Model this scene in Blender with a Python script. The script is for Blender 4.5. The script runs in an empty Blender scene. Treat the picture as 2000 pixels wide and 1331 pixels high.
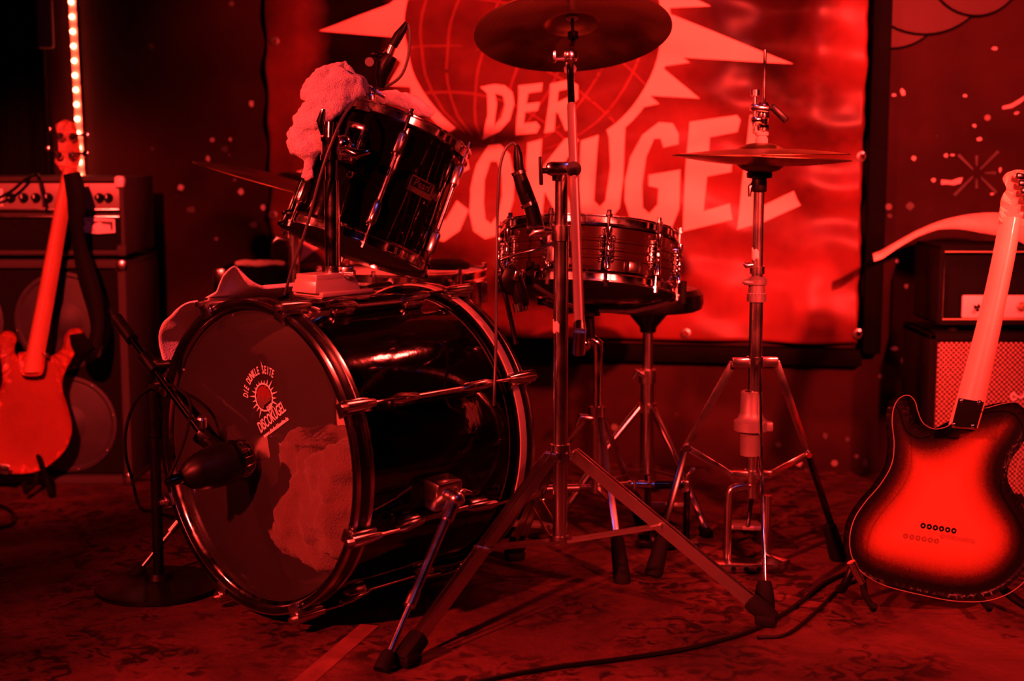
import bpy, bmesh, math, random
from mathutils import Vector, Matrix, noise
random.seed(7)
SC = bpy.context.scene
COL = SC.collection

# ------------------------------------------------------------------ camera
FPX, CAM_H, HORIZON = 2778.0, 0.85, 300.0          # photograph taken as 2000 x 1331
PITCH = math.atan((665.5 - HORIZON) / FPX)
cam = bpy.data.cameras.new('camera')
cam.sensor_width = 36.0
cam.sensor_fit = 'HORIZONTAL'
cam.lens = FPX * 36.0 / 2000.0
cam.clip_start = 0.05
cam.dof.use_dof = True
cam.dof.focus_distance = 2.66
cam.dof.aperture_fstop = 2.6
cam_o = bpy.data.objects.new('camera', cam)
COL.objects.link(cam_o)
cam_o.location = (0, 0, CAM_H)
cam_o.rotation_euler = (math.pi / 2 - PITCH, 0, 0)
SC.camera = cam_o

# ------------------------------------------------------------------ exposure, world, stage lights and added fill spots
SC.view_settings.view_transform = 'Standard'
SC.view_settings.look = 'None'
SC.view_settings.exposure = 0.0
SC.view_settings.gamma = 1.0
SC.view_settings.use_curve_mapping = False
w = bpy.data.worlds.new('world')
SC.world = w
w.use_nodes = True
w.node_tree.nodes['Background'].inputs[0].default_value = (0.30, 0.004, 0.003, 1)
w.node_tree.nodes['Background'].inputs[1].default_value = 0.006


def spot(name, loc, target, power, angle, blend, radius, color):
    l = bpy.data.lights.new(name, 'SPOT')
    l.energy = power
    l.spot_size = math.radians(angle)
    l.spot_blend = blend
    l.shadow_soft_size = radius
    l.color = color
    o = bpy.data.objects.new(name, l)
    COL.objects.link(o)
    o.location = loc
    d = Vector(target) - Vector(loc)
    o.rotation_euler = d.to_track_quat('-Z', 'Y').to_euler()
    return o


RED = (1.0, 0.036, 0.026)
spot('stage_lamp_right', (1.30, 0.1, 1.75), (0.46, 3.75, 1.13), 3200, 37, 0.9, 0.05, RED)
spot('stage_lamp_left', (-1.7, 0.3, 1.75), (0.34, 2.72, 0.20), 1120, 49, 1.0, 0.05, RED)
spot('stage_lamp_side', (-2.15, 2.15, 1.75), (0.0, 2.80, 0.75), 170, 50, 0.6, 0.06, RED)
spot('bass_fill_spot', (-0.70, 0.2, 1.9), (-1.25, 3.5, 0.50), 1150, 22, 0.7, 0.05, RED)  # added narrow fill, not a known lamp; lifts bass guitar and its amp
spot('guitar_fill_spot', (1.9, 0.3, 1.9), (0.88, 2.6, 0.35), 800, 30, 0.8, 0.05, RED)  # added fill that brightens the sunburst guitar; no such lamp known
spot('stage_lamp_back', (1.05, 3.32, 2.05), (-0.20, 2.50, 0.40), 120, 60, 0.7, 0.06, RED)
spot('blue_lamp', (0.6, 0.2, 2.6), (0.1, 3.0, 0.6), 9, 70, 0.6, 0.05, (0.25, 0.22, 1.0))

# ------------------------------------------------------------------ projection helpers (photo pixel -> place)
FW = Vector((0, math.cos(PITCH), -math.sin(PITCH)))
UP = Vector((0, math.sin(PITCH), math.cos(PITCH)))
EYE = Vector((0, 0, CAM_H))


def ray(x, y):
    return FW + Vector((1, 0, 0)) * ((x - 1000) / FPX) + UP * ((665.5 - y) / FPX)


def at(x, y, Y):
    r = ray(x, y)
    return EYE + r * (Y / r.y)


def gnd(x, y, z=0.0):
    r = ray(x, y)
    return EYE + r * ((z - CAM_H) / r.z)


def onplane(x, y, P, N):
    r = ray(x, y)
    return EYE + r * ((P - EYE).dot(N) / r.dot(N))


WTH = math.atan(0.17)                                # the back wall runs slightly askew
WN = Vector((-math.sin(WTH), -math.cos(WTH), 0))     # its face normal, towards the room
WU = Vector((math.cos(WTH), -math.sin(WTH), 0))
WO = Vector((0, 3.9, 0))


def wall_uv(x, y, off=0.0):
    p = onplane(x, y, WO + WN * off, WN) - WO
    return p.dot(WU), p.z


def wall_pt(u, z, off=0.0):
    return WO + WU * u + WN * off + Vector((0, 0, z))


# ------------------------------------------------------------------ materials
MATS = {}


def mat(name, col, rough=0.5, metal=0.0, spec=0.5, coat=0.0, coat_rough=0.05, var=0.0, vscale=20.0, bump=0.0, bscale=60.0,
        emit=None, estr=0.0, sheen=0.0, rvar=0.0, detail=4.0):
    m = bpy.data.materials.new(name)
    m.use_nodes = True
    nt = m.node_tree
    b = nt.nodes['Principled BSDF']
    b.inputs['Base Color'].default_value = (*col, 1)
    b.inputs['Roughness'].default_value = rough
    b.inputs['Metallic'].default_value = metal
    b.inputs['Specular IOR Level'].default_value = spec
    b.inputs['Coat Weight'].default_value = coat
    b.inputs['Coat Roughness'].default_value = coat_rough
    b.inputs['Sheen Weight'].default_value = sheen
    if emit:
        b.inputs['Emission Color'].default_value = (*emit, 1)
        b.inputs['Emission Strength'].default_value = estr
    tc = nt.nodes.new('ShaderNodeTexCoord')
    if var > 0 or rvar > 0:
        n = nt.nodes.new('ShaderNodeTexNoise')
        n.inputs['Scale'].default_value = vscale
        n.inputs['Detail'].default_value = detail
        nt.links.new(tc.outputs['Object'], n.inputs['Vector'])
        if var > 0:
            r = nt.nodes.new('ShaderNodeValToRGB')
            r.color_ramp.elements[0].position = 0.3
            r.color_ramp.elements[1].position = 0.7
            r.color_ramp.elements[0].color = (*[c * (1 - var) for c in col], 1)
            r.color_ramp.elements[1].color = (*[min(1, c * (1 + var)) for c in col], 1)
            nt.links.new(n.outputs['Fac'], r.inputs['Fac'])
            nt.links.new(r.outputs['Color'], b.inputs['Base Color'])
        if rvar > 0:
            mr = nt.nodes.new('ShaderNodeMapRange')
            mr.inputs['From Min'].default_value = 0.35
            mr.inputs['From Max'].default_value = 0.65
            mr.inputs['To Min'].default_value = max(0.02, rough - rvar)
            mr.inputs['To Max'].default_value = rough + rvar
            nt.links.new(n.outputs['Fac'], mr.inputs['Value'])
            nt.links.new(mr.outputs['Result'], b.inputs['Roughness'])
    if bump > 0:
        n2 = nt.nodes.new('ShaderNodeTexNoise')
        n2.inputs['Scale'].default_value = bscale
        n2.inputs['Detail'].default_value = 5
        nt.links.new(tc.outputs['Object'], n2.inputs['Vector'])
        bp = nt.nodes.new('ShaderNodeBump')
        bp.inputs['Strength'].default_value = bump
        bp.inputs['Distance'].default_value = 0.01
        nt.links.new(n2.outputs['Fac'], bp.inputs['Height'])
        nt.links.new(bp.outputs['Normal'], b.inputs['Normal'])
    MATS[name] = m
    return m


mat('chrome', (0.78, 0.76, 0.74), 0.13, 1.0, rvar=0.06, vscale=30)
mat('worn_chrome', (0.62, 0.60, 0.58), 0.22, 1.0, rvar=0.03, vscale=25)
mat('grey_metal', (0.27, 0.24, 0.23), 0.42, 0.55, rvar=0.08)
mat('black_lacquer', (0.0018, 0.0016, 0.0016), 0.06, 0.0, 0.35, rvar=0.02, vscale=14, bump=0.05, bscale=16)
mat('black_hoop', (0.0022, 0.002, 0.002), 0.28, 0.0, 0.5, rvar=0.08)
mat('snare_shell', (0.020, 0.006, 0.004), 0.16, 0.0, 0.35, var=0.35, vscale=9)
mat('black_plastic', (0.0022, 0.0022, 0.0022), 0.4, 0.0, 0.2, rvar=0.1)
mat('rubber', (0.0035, 0.0035, 0.0035), 0.75, 0.0, 0.15, bump=0.1, bscale=200)
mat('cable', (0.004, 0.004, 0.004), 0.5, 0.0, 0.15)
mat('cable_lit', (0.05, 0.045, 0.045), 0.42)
mat('cymbal', (0.17, 0.10, 0.045), 0.36, 1.0, var=0.25, vscale=10, rvar=0.08)
mat('cymbal_dark', (0.17, 0.11, 0.055), 0.40, 1.0, var=0.3, vscale=10, rvar=0.08)
mat('towel', (0.86, 0.86, 0.90), 0.95, var=0.06, vscale=60, bump=1.0, bscale=420, sheen=0.4)
mat('cloth', (0.80, 0.76, 0.76), 0.9, var=0.05, bump=0.4, bscale=300, sheen=0.2)
mat('blanket', (0.17, 0.10, 0.09), 0.95, var=0.12, vscale=30, bump=0.6, bscale=250, sheen=0.3)
mat('curtain', (0.0025, 0.0022, 0.0022), 0.9, 0.0, 0.15, var=0.2, bump=0.3, bscale=120)
mat('black_wood', (0.0012, 0.0011, 0.0011), 0.7, 0.0, 0.05, var=0.3, vscale=15, bump=0.2, bscale=40)
mat('board', (0.20, 0.12, 0.08), 0.7, var=0.4, vscale=9, bump=0.2)
mat('tolex', (0.006, 0.0055, 0.0055), 0.62, 0.0, 0.15, bump=0.6, bscale=420)
mat('tolex_grey', (0.06, 0.05, 0.048), 0.62, 0.0, 0.15, bump=0.5, bscale=300)
mat('amp_panel', (0.86, 0.80, 0.74), 0.5, var=0.06)
mat('amp_panel_dark', (0.26, 0.20, 0.18), 0.45, 0.2)
mat('piping', (0.60, 0.50, 0.30), 0.35, 0.3)
mat('white_plastic', (0.85, 0.83, 0.80), 0.45)
mat('speaker_cone', (0.03, 0.03, 0.032), 0.6, var=0.2)
mat('grille_dark', (0.008, 0.007, 0.007), 0.85, 0.0, 0.15, var=0.2, vscale=200, bump=0.6, bscale=500)
mat('maple', (0.80, 0.50, 0.36), 0.38, var=0.10, vscale=14, coat=0.25)
mat('bass_wood', (0.56, 0.10, 0.05), 0.40, var=0.18, vscale=7, coat=0.25)
mat('bass_neck', (0.62, 0.20, 0.11), 0.40, var=0.12, vscale=9, coat=0.2)
mat('binding', (0.22, 0.17, 0.13), 0.4)
mat('hardware_dark', (0.05, 0.05, 0.05), 0.2, 1.0)
mat('strap', (0.62, 0.50, 0.38), 0.7, var=0.15, vscale=20, bump=0.2)
mat('strap_black', (0.003, 0.003, 0.003), 0.8, 0.0, 0.15)
mat('sticker', (0.90, 0.85, 0.82), 0.55)
mat('sticker_dark', (0.10, 0.05, 0.05), 0.6)
mat('tape', (0.60, 0.50, 0.46), 0.7)
mat('mark', (0.45, 0.38, 0.36), 0.8, var=0.2)
mat('mark_dim', (0.06, 0.05, 0.05), 0.85, var=0.2)
mat('mural', (0.045, 0.018, 0.016), 0.8, var=0.15, vscale=5)
mat('felt', (0.30, 0.27, 0.25), 0.95, sheen=0.3)
mat('led_strip', (0.60, 0.40, 0.36), 0.6)
mat('led', (1, 0.3, 0.2), 0.5, emit=(1.0, 0.10, 0.045), estr=75)
mat('print', (0.86, 0.50, 0.40), 0.42, 0.0, 0.1, var=0.05, vscale=6)
mat('print_ball', (0.085, 0.016, 0.013), 0.40, 0.0, 0.07, var=0.35, vscale=9)
mat('print_line', (0.17, 0.035, 0.03), 0.42, 0.0, 0.1, var=0.2, vscale=9)
mat('satin_metal', (0.30, 0.25, 0.24), 0.38, 0.6)
mat('collar_metal', (0.16, 0.15, 0.15), 0.4, 0.5)
mat('floor_tape', (0.16, 0.055, 0.045), 0.8, 0.0, 0.15, var=0.3, vscale=18)
mat('rim_pale', (0.72, 0.60, 0.52), 0.30, 0.5)
mat('eyelet', (0.55, 0.54, 0.52), 0.35, 1.0)
mat('brass_badge', (0.55, 0.42, 0.22), 0.35, 0.8)


def banner_material():
    m = mat('banner', (0.42, 0.22, 0.20), 0.36, 0.0, 0.12)
    nt = m.node_tree
    b = nt.nodes['Principled BSDF']
    tc = nt.nodes.new('ShaderNodeTexCoord')
    n = nt.nodes.new('ShaderNodeTexNoise')
    n.inputs['Scale'].default_value = 2.3
    n.inputs['Detail'].default_value = 5
    n.inputs['Roughness'].default_value = 0.6
    nt.links.new(tc.outputs['Object'], n.inputs['Vector'])
    r = nt.nodes.new('ShaderNodeValToRGB')
    r.color_ramp.elements[0].position = 0.33
    r.color_ramp.elements[0].color = (0.030, 0.005, 0.004, 1)
    r.color_ramp.elements[1].position = 0.62
    r.color_ramp.elements[1].color = (0.165, 0.030, 0.024, 1)
    nt.links.new(n.outputs['Fac'], r.inputs['Fac'])
    # two soft dark patches multiplied into the base colour either side of the ball
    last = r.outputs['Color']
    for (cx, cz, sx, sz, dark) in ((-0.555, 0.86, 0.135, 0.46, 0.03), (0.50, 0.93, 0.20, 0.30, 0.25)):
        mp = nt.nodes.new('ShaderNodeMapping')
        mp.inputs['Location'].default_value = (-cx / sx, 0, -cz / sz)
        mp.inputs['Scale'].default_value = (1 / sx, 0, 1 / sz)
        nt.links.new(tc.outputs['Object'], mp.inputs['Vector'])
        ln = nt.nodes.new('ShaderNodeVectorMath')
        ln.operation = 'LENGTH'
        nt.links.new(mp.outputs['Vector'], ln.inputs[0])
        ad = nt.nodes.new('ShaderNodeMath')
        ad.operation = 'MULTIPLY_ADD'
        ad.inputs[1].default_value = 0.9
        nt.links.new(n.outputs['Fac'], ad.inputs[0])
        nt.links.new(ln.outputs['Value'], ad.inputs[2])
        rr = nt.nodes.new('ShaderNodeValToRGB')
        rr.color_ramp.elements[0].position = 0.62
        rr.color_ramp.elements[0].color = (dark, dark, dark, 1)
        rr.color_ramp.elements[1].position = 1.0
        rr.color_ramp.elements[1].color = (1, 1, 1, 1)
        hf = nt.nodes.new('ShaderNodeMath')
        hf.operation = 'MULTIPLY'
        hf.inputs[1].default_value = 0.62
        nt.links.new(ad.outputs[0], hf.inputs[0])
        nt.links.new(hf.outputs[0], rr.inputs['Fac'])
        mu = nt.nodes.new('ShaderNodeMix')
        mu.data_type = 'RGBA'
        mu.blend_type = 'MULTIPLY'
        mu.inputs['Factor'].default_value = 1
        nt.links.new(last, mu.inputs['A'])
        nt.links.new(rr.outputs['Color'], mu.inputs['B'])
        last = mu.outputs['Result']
    nt.links.new(last, b.inputs['Base Color'])
    return m


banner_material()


def sunburst_material():
    m = mat('sunburst', (0.6, 0.25, 0.1), 0.32, 0.0, 0.22)
    nt = m.node_tree
    b = nt.nodes['Principled BSDF']
    a = nt.nodes.new('ShaderNodeAttribute')
    a.attribute_name = 'edge_distance'
    tc = nt.nodes.new('ShaderNodeTexCoord')
    n = nt.nodes.new('ShaderNodeTexNoise')
    n.inputs['Scale'].default_value = 260
    nt.links.new(tc.outputs['Object'], n.inputs['Vector'])
    md = nt.nodes.new('ShaderNodeMath')
    md.operation = 'MULTIPLY_ADD'
    md.inputs[1].default_value = 0.012
    nt.links.new(n.outputs['Fac'], md.inputs[0])
    nt.links.new(a.outputs['Fac'], md.inputs[2])
    r = nt.nodes.new('ShaderNodeValToRGB')
    e = r.color_ramp.elements
    e[0].position, e[0].color = 0.029, (0.008, 0.006, 0.006, 1)
    e[1].position, e[1].color = 0.068, (0.56, 0.13, 0.05, 1)
    x = e.new(0.043)
    x.color = (0.075, 0.018, 0.010, 1)
    x = e.new(0.105)
    x.color = (0.72, 0.24, 0.11, 1)
    nt.links.new(md.outputs[0], r.inputs['Fac'])
    nt.links.new(r.outputs['Color'], b.inputs['Base Color'])


sunburst_material()


def head_material():
    m = bpy.data.materials.new('clear_head')
    m.use_nodes = True
    nt = m.node_tree
    nt.nodes.clear()
    out = nt.nodes.new('ShaderNodeOutputMaterial')
    tr = nt.nodes.new('ShaderNodeBsdfTransparent')
    tr.inputs[0].default_value = (0.80, 0.76, 0.74, 1)
    df = nt.nodes.new('ShaderNodeBsdfDiffuse')
    df.inputs[0].default_value = (0.42, 0.40, 0.40, 1)
    gl = nt.nodes.new('ShaderNodeBsdfGlossy')
    gl.inputs['Roughness'].default_value = 0.08
    tc = nt.nodes.new('ShaderNodeTexCoord')
    n = nt.nodes.new('ShaderNodeTexNoise')
    n.inputs['Scale'].default_value = 7
    nt.links.new(tc.outputs['Object'], n.inputs['Vector'])
    mr = nt.nodes.new('ShaderNodeMapRange')
    mr.inputs['To Min'].default_value = 0.035
    mr.inputs['To Max'].default_value = 0.055
    nt.links.new(n.outputs['Fac'], mr.inputs['Value'])
    m1 = nt.nodes.new('ShaderNodeMixShader')
    nt.links.new(mr.outputs['Result'], m1.inputs[0])
    nt.links.new(tr.outputs[0], m1.inputs[1])
    nt.links.new(df.outputs[0], m1.inputs[2])
    fr = nt.nodes.new('ShaderNodeFresnel')
    fr.inputs[0].default_value = 1.5
    m2 = nt.nodes.new('ShaderNodeMixShader')
    nt.links.new(fr.outputs[0], m2.inputs[0])
    nt.links.new(m1.outputs[0], m2.inputs[1])
    nt.links.new(gl.outputs[0], m2.inputs[2])
    nt.links.new(m2.outputs[0], out.inputs[0])
    MATS['clear_head'] = m


head_material()


def wall_material():
    m = mat('wall', (0.045, 0.040, 0.040), 0.75, 0.0, 0.08, bump=0.15, bscale=30)
    nt = m.node_tree
    b = nt.nodes['Principled BSDF']
    tc = nt.nodes.new('ShaderNodeTexCoord')
    n = nt.nodes.new('ShaderNodeTexNoise')
    n.inputs['Scale'].default_value = 3
    n.inputs['Detail'].default_value = 6
    nt.links.new(tc.outputs['Object'], n.inputs['Vector'])
    r = nt.nodes.new('ShaderNodeValToRGB')
    r.color_ramp.elements[0].position = 0.35
    r.color_ramp.elements[0].color = (0.014, 0.004, 0.004, 1)
    r.color_ramp.elements[1].position = 0.7
    r.color_ramp.elements[1].color = (0.036, 0.012, 0.010, 1)
    nt.links.new(n.outputs['Fac'], r.inputs['Fac'])
    v = nt.nodes.new('ShaderNodeTexVoronoi')          # flecks of paint
    v.inputs['Scale'].default_value = 17
    nt.links.new(tc.outputs['Object'], v.inputs['Vector'])
    sep = nt.nodes.new('ShaderNodeSeparateColor')
    nt.links.new(v.outputs['Color'], sep.inputs[0])
    th = nt.nodes.new('ShaderNodeMapRange')
    th.inputs['From Min'].default_value = 0.55
    th.inputs['From Max'].default_value = 1.0
    th.inputs['To Min'].default_value = 0.0
    th.inputs['To Max'].default_value = 0.17
    nt.links.new(sep.outputs[0], th.inputs['Value'])
    lt = nt.nodes.new('ShaderNodeMath')
    lt.operation = 'LESS_THAN'
    nt.links.new(v.outputs['Distance'], lt.inputs[0])
    nt.links.new(th.outputs['Result'], lt.inputs[1])
    ml = nt.nodes.new('ShaderNodeMath')
    ml.operation = 'MULTIPLY'
    nt.links.new(lt.outputs[0], ml.inputs[0])
    nt.links.new(sep.outputs[1], ml.inputs[1])
    mx = nt.nodes.new('ShaderNodeMix')
    mx.data_type = 'RGBA'
    nt.links.new(ml.outputs[0], mx.inputs['Factor'])
    nt.links.new(r.outputs['Color'], mx.inputs['A'])
    mx.inputs['B'].default_value = (0.22, 0.18, 0.17, 1)
    nt.links.new(mx.outputs['Result'], b.inputs['Base Color'])


wall_material()


def floor_material():
    m = mat('floor', (0.2, 0.17, 0.16), 0.72, 0.0, 0.15)
    nt = m.node_tree
    b = nt.nodes['Principled BSDF']
    tc = nt.nodes.new('ShaderNodeTexCoord')

    def nz(scale, det, rough=0.6, dist=0.0):
        n = nt.nodes.new('ShaderNodeTexNoise')
        n.inputs['Scale'].default_value = scale
        n.inputs['Detail'].default_value = det
        n.inputs['Roughness'].default_value = rough
        n.inputs['Distortion'].default_value = dist
        nt.links.new(tc.outputs['Object'], n.inputs['Vector'])
        return n

    def ramp(src, p0, c0, p1, c1):
        r = nt.nodes.new('ShaderNodeValToRGB')
        r.color_ramp.elements[0].position = p0
        r.color_ramp.elements[0].color = (*c0, 1)
        r.color_ramp.elements[1].position = p1
        r.color_ramp.elements[1].color = (*c1, 1)
        nt.links.new(src, r.inputs['Fac'])
        return r
    big = ramp(nz(2.6, 5, 0.6, 0.6).outputs['Fac'], 0.36, (0.032, 0.012, 0.010), 0.66, (0.135, 0.045, 0.038))
    spots = ramp(nz(24, 4, 0.55, 1.4).outputs['Fac'], 0.41, (0.16, 0.16, 0.16), 0.52, (1, 1, 1))
    mask = ramp(nz(3.4, 3).outputs['Fac'], 0.40, (0, 0, 0), 0.55, (1, 1, 1))
    mm = nt.nodes.new('ShaderNodeMix')
    mm.data_type = 'RGBA'
    nt.links.new(mask.outputs['Color'], mm.inputs['Factor'])
    mm.inputs['A'].default_value = (1, 1, 1, 1)
    nt.links.new(spots.outputs['Color'], mm.inputs['B'])
    mu = nt.nodes.new('ShaderNodeMix')
    mu.data_type = 'RGBA'
    mu.blend_type = 'MULTIPLY'
    mu.inputs['Factor'].default_value = 1.0
    nt.links.new(big.outputs['Color'], mu.inputs['A'])
    nt.links.new(mm.outputs['Result'], mu.inputs['B'])
    nt.links.new(mu.outputs['Result'], b.inputs['Base Color'])
    bp = nt.nodes.new('ShaderNodeBump')
    bp.inputs['Strength'].default_value = 0.35
    bp.inputs['Distance'].default_value = 0.01
    nt.links.new(nz(70, 5).outputs['Fac'], bp.inputs['Height'])
    nt.links.new(bp.outputs['Normal'], b.inputs['Normal'])


floor_material()


def weave_material():
    m = mat('grille_weave', (0.5, 0.3, 0.22), 0.8)
    nt = m.node_tree
    b = nt.nodes['Principled BSDF']
    tc = nt.nodes.new('ShaderNodeTexCoord')
    v = nt.nodes.new('ShaderNodeTexVoronoi')
    v.voronoi_dimensions = '2D'
    v.inputs['Scale'].default_value = 118
    v.inputs['Randomness'].default_value = 0.08
    mp = nt.nodes.new('ShaderNodeMapping')
    mp.vector_type = 'POINT'
    mp.inputs['Rotation'].default_value = (-math.pi / 2, 0, 0)
    mp2 = nt.nodes.new('ShaderNodeMapping')
    mp2.inputs['Rotation'].default_value = (0, 0, math.radians(45))
    nt.links.new(tc.outputs['Object'], mp.inputs['Vector'])
    nt.links.new(mp.outputs['Vector'], mp2.inputs['Vector'])
    nt.links.new(mp2.outputs['Vector'], v.inputs['Vector'])
    r = nt.nodes.new('ShaderNodeValToRGB')
    r.color_ramp.elements[0].position = 0.22
    r.color_ramp.elements[0].color = (0.62, 0.36, 0.28, 1)
    r.color_ramp.elements[1].position = 0.46
    r.color_ramp.elements[1].color = (0.02, 0.008, 0.006, 1)
    nt.links.new(v.outputs['Distance'], r.inputs['Fac'])
    nt.links.new(r.outputs['Color'], b.inputs['Base Color'])


weave_material()

# ------------------------------------------------------------------ object helpers
WORLD = {}


def tag(o, label=None, cat=None, group=None, kind=None):
    if label:
        o['label'] = label
    if cat:
        o['category'] = cat
    if group:
        o['group'] = group
    if kind:
        o['kind'] = kind
    return o


def frame(origin, z, ref):
    z = Vector(z).normalized()
    x = Vector(ref)
    x = (x - z * x.dot(z)).normalized()
    y = z.cross(x)
    M = Matrix((x, y, z)).transposed().to_4x4()
    M.translation = Vector(origin)
    return M


def root(name, M, label, cat, group=None):
    o = bpy.data.objects.new(name, None)
    COL.objects.link(o)
    if not isinstance(M, Matrix):
        M = Matrix.Translation(Vector(M))
    o.matrix_world = M
    o.empty_display_size = 0.05
    WORLD[o] = M.copy()
    return tag(o, label, cat, group)


def link(me, name, parent=None, M=None):
    o = bpy.data.objects.new(name, me)
    COL.objects.link(o)
    if parent is not None:
        o.parent = parent
    if M is not None:
        o.matrix_local = M
    WORLD[o] = (WORLD[parent] if parent is not None else Matrix()) @ (M if M is not None else Matrix())
    return o


class MB:
    def __init__(s):
        s.bm = bmesh.new()

    def _add(s, vs, fs):
        v = [s.bm.verts.new(p) for p in vs]
        for f in fs:
            try:
                s.bm.faces.new([v[i] for i in f])
            except ValueError:
                pass
        return v

    def tube(s, pts, r, seg=10, cap=True, closed=False, flat=None):
        pts = [Vector(p) for p in pts]
        n = len(pts)
        rs = r if isinstance(r, (list, tuple)) else [r] * n
        t0 = (pts[1] - pts[0]).normalized()
        ref = Vector((0, 0, 1)) if abs(t0.z) < 0.9 else Vector((1, 0, 0))
        nx = (ref - t0 * ref.dot(t0)).normalized()
        vs, fs = [], []
        for i in range(n):
            if closed:
                t = (pts[(i + 1) % n] - pts[i - 1]).normalized()
            else:
                t = (pts[min(i + 1, n - 1)] - pts[max(i - 1, 0)])
                t = t.normalized() if t.length > 1e-9 else t0
            nx = (nx - t * nx.dot(t)).normalized()
            ny = t.cross(nx)
            for k in range(seg):
                a = 2 * math.pi * k / seg
                vs.append(pts[i] + (nx * math.cos(a) + ny * math.sin(a)) * rs[i])
        m = n if closed else n - 1
        for i in range(m):
            j = (i + 1) % n
            for k in range(seg):
                l = (k + 1) % seg
                fs.append((i * seg + k, i * seg + l, j * seg + l, j * seg + k))
        if cap and not closed:
            fs.append(tuple(range(seg))[::-1])
            fs.append(tuple((n - 1) * seg + k for k in range(seg)))
        s._add(vs, fs)
        return s

    def cyl(s, p0, p1, r0, r1=None, seg=18):
        return s.tube([p0, p1], [r0, r0 if r1 is None else r1], seg)

    def lathe(s, prof, M=None, seg=48, closed=False):
        M = M or Matrix()
        vs, fs = [], []
        n = len(prof)
        for k in range(seg):
            a = 2 * math.pi * k / seg
            for r, z in prof:
                vs.append(M @ Vector((r * math.cos(a), r * math.sin(a), z)))
        for k in range(seg):
            l = (k + 1) % seg
            for i in range(n if closed else n - 1):
                j = (i + 1) % n
                fs.append((k * n + i, l * n + i, l * n + j, k * n + j))
        s._add(vs, fs)
        bmesh.ops.remove_doubles(s.bm, verts=s.bm.verts[:], dist=1e-6)
        return s

    def box(s, c, size, M=None, bev=0.0, segs=2, taper=1.0):
        M = M or Matrix()
        R = M.to_3x3() if M else Matrix.Identity(3)
        c = Vector(c)
        vs = []
        for z in (-1, 1):
            t = taper if z > 0 else 1.0
            for x, y in ((-1, -1), (1, -1), (1, 1), (-1, 1)):
                vs.append(c + R @ Vector((x * size[0] / 2 * t, y * size[1] / 2 * t, z * size[2] / 2)))
        v = s._add(vs, [(3, 2, 1, 0), (4, 5, 6, 7), (0, 1, 5, 4), (1, 2, 6, 5), (2, 3, 7, 6), (3, 0, 4, 7)])
        if bev > 0:
            es = list({e for q in v for e in q.link_edges})
            bmesh.ops.bevel(s.bm, geom=es, offset=bev, segments=segs, affect='EDGES', profile=0.5)
        return s

    def bar(s, p0, p1, w, t, up=(0, 0, 1), bev=0.0):
        """flat bar from p0 to p1, w wide across, t thick along up"""
        p0, p1 = Vector(p0), Vector(p1)
        M = frame((p0 + p1) / 2, p1 - p0, up)
        return s.box((p0 + p1) / 2, (t, w, (p1 - p0).length), M, bev)

    def sph(s, c, r, sc=(1, 1, 1), M=None, u=18, v=10):
        R = M.to_3x3() if M else Matrix.Identity(3)
        c = Vector(c)
        vs, fs = [], []
        for i in range(v + 1):
            th = math.pi * i / v
            for k in range(u):
                a = 2 * math.pi * k / u
                p = Vector((math.sin(th) * math.cos(a) * sc[0], math.sin(th) * math.sin(a) * sc[1], math.cos(th) * sc[2])) * r
                vs.append(c + R @ p)
        for i in range(v):
            for k in range(u):
                l = (k + 1) % u
                fs.append((i * u + k, (i + 1) * u + k, (i + 1) * u + l, i * u + l))
        s._add(vs, fs)
        bmesh.ops.remove_doubles(s.bm, verts=s.bm.verts[:], dist=1e-6)
        return s

    def grid(s, fn, nu, nv):
        vs = [Vector(fn(i / nu, j / nv)) for j in range(nv + 1) for i in range(nu + 1)]
        fs = [(j * (nu + 1) + i, j * (nu + 1) + i + 1, (j + 1) * (nu + 1) + i + 1, (j + 1) * (nu + 1) + i)
              for j in range(nv) for i in range(nu)]
        s._add(vs, fs)
        return s

    def poly(s, outer, holes=(), M=None, thick=0.0):
        """flat polygon (2-D points) with holes in the xy plane of M, optionally extruded along its z"""
        M = M or Matrix()
        b = bmesh.new()
        es = []
        for loop in [outer] + list(holes):
            v = [b.verts.new((p[0], p[1], 0)) for p in loop]
            es += [b.edges.new((v[i], v[(i + 1) % len(v)])) for i in range(len(v))]
        bmesh.ops.triangle_fill(b, use_beauty=True, use_dissolve=False, edges=es, normal=(0, 0, 1))
        if thick:
            g = bmesh.ops.extrude_face_region(b, geom=b.faces[:])
            for q in g['geom']:
                if isinstance(q, bmesh.types.BMVert):
                    q.co.z += thick
            bmesh.ops.recalc_face_normals(b, faces=b.faces[:])
        b.transform(M)
        s.join(b)
        return s

    def join(s, b):
        me = bpy.data.meshes.new('tmp')
        b.to_mesh(me)
        b.free()
        s.bm.from_mesh(me)
        bpy.data.meshes.remove(me)
        return s

    def mesh(s, name, material, smooth=True, ang=38):
        me = bpy.data.meshes.new(name)
        bmesh.ops.recalc_face_normals(s.bm, faces=s.bm.faces[:])
        s.bm.to_mesh(me)
        s.bm.free()
        me.materials.append(MATS[material])
        if smooth:
            me.shade_smooth()
            me.set_sharp_from_angle(angle=math.radians(ang))
        return me

    def build(s, name, material, parent=None, local=False, smooth=True, ang=38):
        if parent is not None:
            if not local:
                s.bm.transform(WORLD[parent].inverted())
            return link(s.mesh(name, material, smooth, ang), name, parent)
        lo = Vector([min(v.co[i] for v in s.bm.verts) for i in range(3)])
        hi = Vector([max(v.co[i] for v in s.bm.verts) for i in range(3)])
        o = Vector(((lo.x + hi.x) / 2, (lo.y + hi.y) / 2, lo.z))
        M = Matrix.Translation(o)
        s.bm.transform(M.inverted())
        return link(s.mesh(name, material, smooth, ang), name, None, M)


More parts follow.
